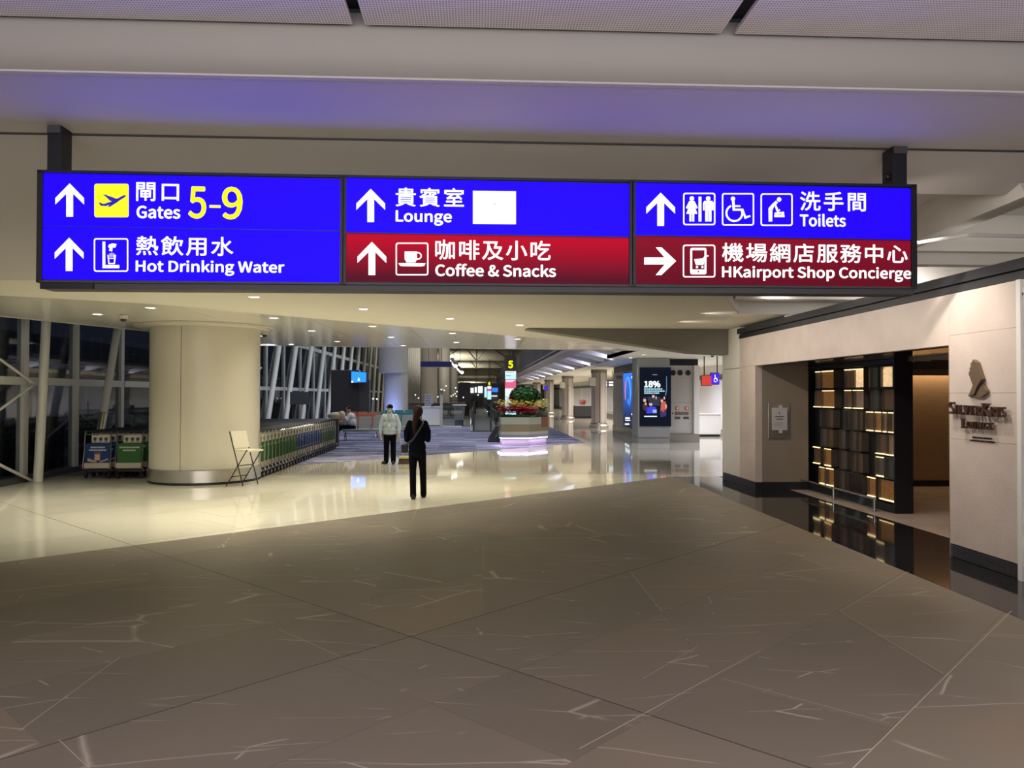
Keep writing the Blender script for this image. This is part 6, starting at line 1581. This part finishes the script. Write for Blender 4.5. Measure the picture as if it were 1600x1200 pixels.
# floor cabinets and planters in the passage
for i, (px, Y, lab) in enumerate(((1106, 33, 'white shop counter right of the service wall'), (912, 60, 'grey bench with red flowers between two fluted columns'))):
    x = seatx(px, Y); t = thing('shop_counter', (x, Y, 0), lab, 'counter')
    MB().cham(x-.7, x+.7, Y, Y+.6, .1, .95, .03).build('body', M['white'] if i == 0 else M['darkgrey'], t); MB().box(x-.66, x+.66, Y+.04, Y+.56, 0, .1).build('plinth', M['black'], t)
    MB().cham(x-.74, x+.74, Y-.03, Y+.63, .95, 1.0, .01).build('counter_top', M['offwhite'], t)
    if i == 1: leafy('flower_mass', x, Y+.3, 1.25, .3, .2, .22, 160, .06, fm['red'], t, seed=9)
# ================= ADVERT COLUMN AND SERVICE WALL =================
KY = 28.4
M['kiosk'] = mat('kiosk_grey', (0.27, 0.275, 0.28), 0.35); M['kioskp'] = mat('kiosk_pale', (0.48, 0.46, 0.44), 0.45)
k0, k1, k2 = seatx(993, KY+.9), seatx(999, KY), seatx(1049.5, KY)
ka = thing('advert_column', ((k1+k2)/2, KY, 0), 'grey advertising column with the 18% portrait screen', 'advertising column')
bodyp = [(k1, KY), (k2, KY), (k2, KY+1.3), (k0, KY+1.3), (k0, KY+.45)]
MB().prism(bodyp, .22, 3.19).build('body', M['kiosk'], ka); MB().prism([(x_, y_+.02) for x_, y_ in bodyp], .0, .2).build('plinth', M['kiosk'], ka); MB().prism([(x_+.0, y_+.04) for x_, y_ in bodyp], .2, .22).build('shadow_gap', M['black'], ka)
kp = lambda px, py, d=0: atY(px, py, KY-.03-d)
MB().extr([kp(999.5, 574), kp(1048.5, 574), kp(1048.5, 666), kp(999.5, 666)], (0, .028, 0)).build('screen_glass', mat('screen_black', (0.004, 0.004, 0.006), 0.15, spec=0.25, emit=(0.0035, 0.006, 0.014), es=1), ka)
def kpoly(pts, m_, nm, d=.003): return MB().extr([kp(x, y, d) for x, y in pts], (0, .002, 0)).build(nm, m_, ka)
def ktext(s, xa, xb, ya, yb, m_, emb=0.01):
    c = kp((xa+xb)/2, (ya+yb)/2, .004); text_on(s, lambda u, v, d: c+Vector((u, 0, v)), kp(xb, ya).x-kp(xa, ya).x, kp(xa, ya).z-kp(xa, yb).z, emb).build('screen_lettering', m_, ka, fix=False)
kw = glow('screen_text', (0.85, 0.98, 1.0), 1.1); kc = glow('screen_text_cyan', (0.45, 0.8, 0.95), 1.0)
ktext('18%', 1006.5, 1032, 595, 605.5, kw, .012)
for ya, xb in ((606.8, 1035), (610, 1038.5), (613.2, 1030)):
    x = 1006.5; rq = random.Random(int(ya))
    while x < xb:
        w_ = rq.uniform(1.5, 4); kpoly([(x, ya), (min(x+w_, xb), ya), (min(x+w_, xb), ya+1.9), (x, ya+1.9)], kc, 'screen_lettering'); x += w_+.6
kpoly([(1019.5, 585.2), (1027, 585.2), (1027, 586), (1019.5, 586)], glow('screen_grey', (0.3, 0.35, 0.4), 1), 'screen_graphic')
kpoly([(1041, 588), (1042, 588), (1042, 610), (1040.5, 618), (1039, 618), (1041, 610)], glow('screen_steel', (0.12, 0.25, 0.4), 1), 'screen_graphic')
kpoly([(1006.5, 649.8), (1026.5, 649.8), (1026.5, 651.5), (1006.5, 651.5)], kw, 'screen_graphic')
sk = glow('screen_skin', (0.75, 0.42, 0.40), 1.0); ob = glow('screen_orange', (0.55, 0.10, 0.05), 1); bb = glow('screen_deep_blue', (0.03, 0.05, 0.7), 1); dk = glow('screen_maroon', (0.05, 0.012, 0.02), 1)
for q, m_ in (([(1009, 630), (1013, 636), (1012, 644), (1005, 640), (1004, 632)], dk), ([(1011, 620), (1031, 620), (1031, 634), (1015, 634)], glow('screen_shadow', (0.015, 0.02, 0.045), 1)), ([(1033, 628), (1040, 627), (1041, 640), (1037, 645), (1032, 641)], ob),
             ([(1010, 637), (1018, 635), (1025, 636), (1026.5, 646), (1010, 646)], bb), ([(1020, 640), (1026, 640), (1026, 645), (1020, 645)], glow('screen_pale', (0.5, 0.6, 0.8), 1)), ([(1031, 641), (1041, 640), (1041, 650), (1032, 652)], glow('screen_purple', (0.03, 0.02, 0.12), 1))):
    kpoly(q, m_, 'screen_figure')
def kcirc(cx, cy, rx, ry): return [(cx+rx*math.cos(2*PI*i/10), cy+ry*math.sin(2*PI*i/10)) for i in range(10)]
for cx, cy, rx, ry in ((1007.3, 625.5, 2.3, 3), (1020.8, 619, 2.1, 3), (1025.2, 621.5, 1, 2.6), (1016.7, 631.5, 2.6, 3), (1034.2, 626, 2.0, 2.8), (1009, 631, 1.6, 2), (1038, 622, 1.2, 2.5), (1040.7, 635, 1.2, 4)): kpoly(kcirc(cx, cy, rx, ry), sk, 'screen_figure', .005)
for cx, cy in ((1007.3, 622), (1020.8, 616), (1016.5, 628.5), (1034, 623)): kpoly(kcirc(cx, cy, 2.6, 1.6), glow('screen_hair', (0.02, 0.012, 0.012), 1) if 'screen_hair' not in D.materials else D.materials['screen_hair'], 'screen_figure', .007)
# long side block with blue poster
sw2 = thing('poster_wall', (6.95, 33.5, 0), 'grey wall block with the tall blue lit poster left of the advert column', 'wall block')
BX = 6.93
MB().box(BX, 8.6, KY+1.35, 38.6, .3, 2.9).build('body', M['kioskp'], sw2); MB().box(BX-.03, 8.6, KY+1.35, 38.6, 0, .3).build('skirting', M['brushed'], sw2); MB().box(BX+.02, 8.6, KY+1.35, 38.6, 2.9, 3.19).build('header', M['black'], sw2)
bp0, bp1 = atX(975.5, 640, BX).y, KY+1.5
MB().box(BX-.05, BX-.002, bp1, bp0, .36, 2.86).build('poster_frame', M['black'], sw2)
m_ = glow('poster_blue', (0.01, 0.06, 0.5), 1.0); nt = m_.node_tree; tc = nt.nodes.new('ShaderNodeTexCoord'); sx2 = nt.nodes.new('ShaderNodeSeparateXYZ'); nt.links.new(tc.outputs['Generated'], sx2.inputs[0])
rp = nt.nodes.new('ShaderNodeValToRGB'); rp.color_ramp.elements[0].position = .15; rp.color_ramp.elements[0].color = (0.008, 0.01, 0.06, 1); rp.color_ramp.elements[1].position = .95; rp.color_ramp.elements[1].color = (0.01, 0.2, 0.95, 1); nt.links.new(sx2.outputs[2], rp.inputs[0]); nt.links.new(rp.outputs[0], nt.nodes['Principled BSDF'].inputs['Emission Color'])
MB().box(BX-.056, BX-.05, bp1+.04, bp0-.04, .42, 2.8).build('poster_face', m_, sw2)
def bpt(px, py): return atX(px, py, BX-.058)
for pts, col_ in (([(979, 590), (982, 588), (984, 592), (986.5, 612), (984.5, 633), (983.8, 620), (984, 606), (982, 596)], (0.10, 0.35, 1.0)), ([(979, 590), (977, 597), (976, 610), (976.6, 622), (978, 626), (977.6, 612), (978.5, 598)], (0.75, 0.2, 0.25)), ([(979.5, 628), (982, 632), (984, 636), (983, 622), (981, 624)], (0.05, 0.25, 0.9))):
    MB().extr([bpt(*p) for p in pts], (-.003, 0, 0)).build('poster_swirl', glow('poster_swirl', col_, 1.0), sw2)
for (xa, xb, ya, yb) in ((977, 984, 652, 655), (977, 985, 656, 657.5), (976.5, 983, 661.5, 664), (986.5, 993, 646, 648.5), (988, 993, 652, 655), (988, 993, 658, 661), (986.5, 993, 588, 591), (989, 993, 597, 600), (990.5, 993, 606, 609), (991, 993, 620, 624)):
    MB().extr([bpt(xa, ya), bpt(xb, ya), bpt(xb, yb), bpt(xa, yb)], (-.003, 0, 0)).build('poster_lettering', kw, sw2)
for px in (963.7, 967, 970):
    MB().box(BX-.02, BX+.0, atX(px+1, 640, BX).y, atX(px, 640, BX).y, atX(px, 592, BX).z, atX(px, 587, BX).z).build('round_vent', M['black'], sw2)
MB().box(BX-.006, BX, bp0, 38.6, 1.55, 1.56).build('seam', M['darkgrey'], sw2)
# service wall
VY = 29.3
sv = thing('service_wall', (seatx(1070, VY), VY, 0), 'pale service wall with three round vents and red hydrant markings', 'wall block')
v0, v1 = seatx(1049.5, VY), seatx(1087, VY); v2 = seatx(1095.5, VY)
vz = lambda py: atY(1070, py, VY).z
MB().box(v0-.1, v1, VY, VY+.09, vz(629)+.004, vz(591)).build('door_panel', M['kioskp'], sv); MB().box(v0-.1, v1, VY, VY+.09, .32, vz(629)-.004).build('door_panel', M['kioskp'], sv); MB().box(v0-.1, v1, VY, VY+.09, vz(591)+.006, vz(571)).build('vent_panel', M['kioskp'], sv)
MB().box(v1, v2, VY-.12, VY+1.2, .32, vz(571)).build('side_pier', M['white'], sv); MB().box(v0-.1, v2-.02, VY+.0, VY+1.2, vz(571), 3.19).build('header', M['black'], sv); MB().box(v0-.1, v2, VY-.14, VY+1.2, 0, .31).build('skirting', M['brushed'], sv); MB().box(v0-.1, v1, VY+.1, VY+1.2, .32, vz(571)).build('backing', M['darkgrey'], sv)
for px in (1051.5, 1062.5, 1075):
    c = atY(px, 582.5, VY-.012); o = MB(); o.lathe([(0, 0), (.105, 0), (.105, .02)], (0, 0, 0), 18); o.xf(Matrix.Translation(c) @ Matrix.Rotation(PI/2, 4, 'X')); o.build('round_vent', M['black'], sv)
for (xa, ya, xb, yb, m_, nm) in ((1055, 635, 1061, 641, M['ad_red'], 'hydrant_sign'), (1069.5, 635, 1076, 641, M['ad_red'], 'hydrant_sign'), (1054.5, 643.5, 1076, 648.5, mat('brown_notice', (0.17, 0.12, 0.11), 0.5), 'notice_strip'), (1054.5, 651, 1063, 655, M['darkgrey'], 'grille'), (1067.5, 651, 1076.5, 655, M['darkgrey'], 'grille'), (1049.8, 644.5, 1052, 647, M['black'], 'handle')):
    p, q = atY(xa, ya, VY-.01), atY(xb, yb, VY-.01); MB().box(p.x, q.x, VY-.012, VY-.0005, q.z, p.z).build(nm, m_, sv)
for xa in (1056, 1071): 
    p, q = atY(xa+1.6, 636, VY-.01), atY(xa+4, 639.6, VY-.01); MB().box(p.x, q.x, VY-.015, VY-.012, q.z, p.z).build('hydrant_symbol', M['ad_text'], sv)
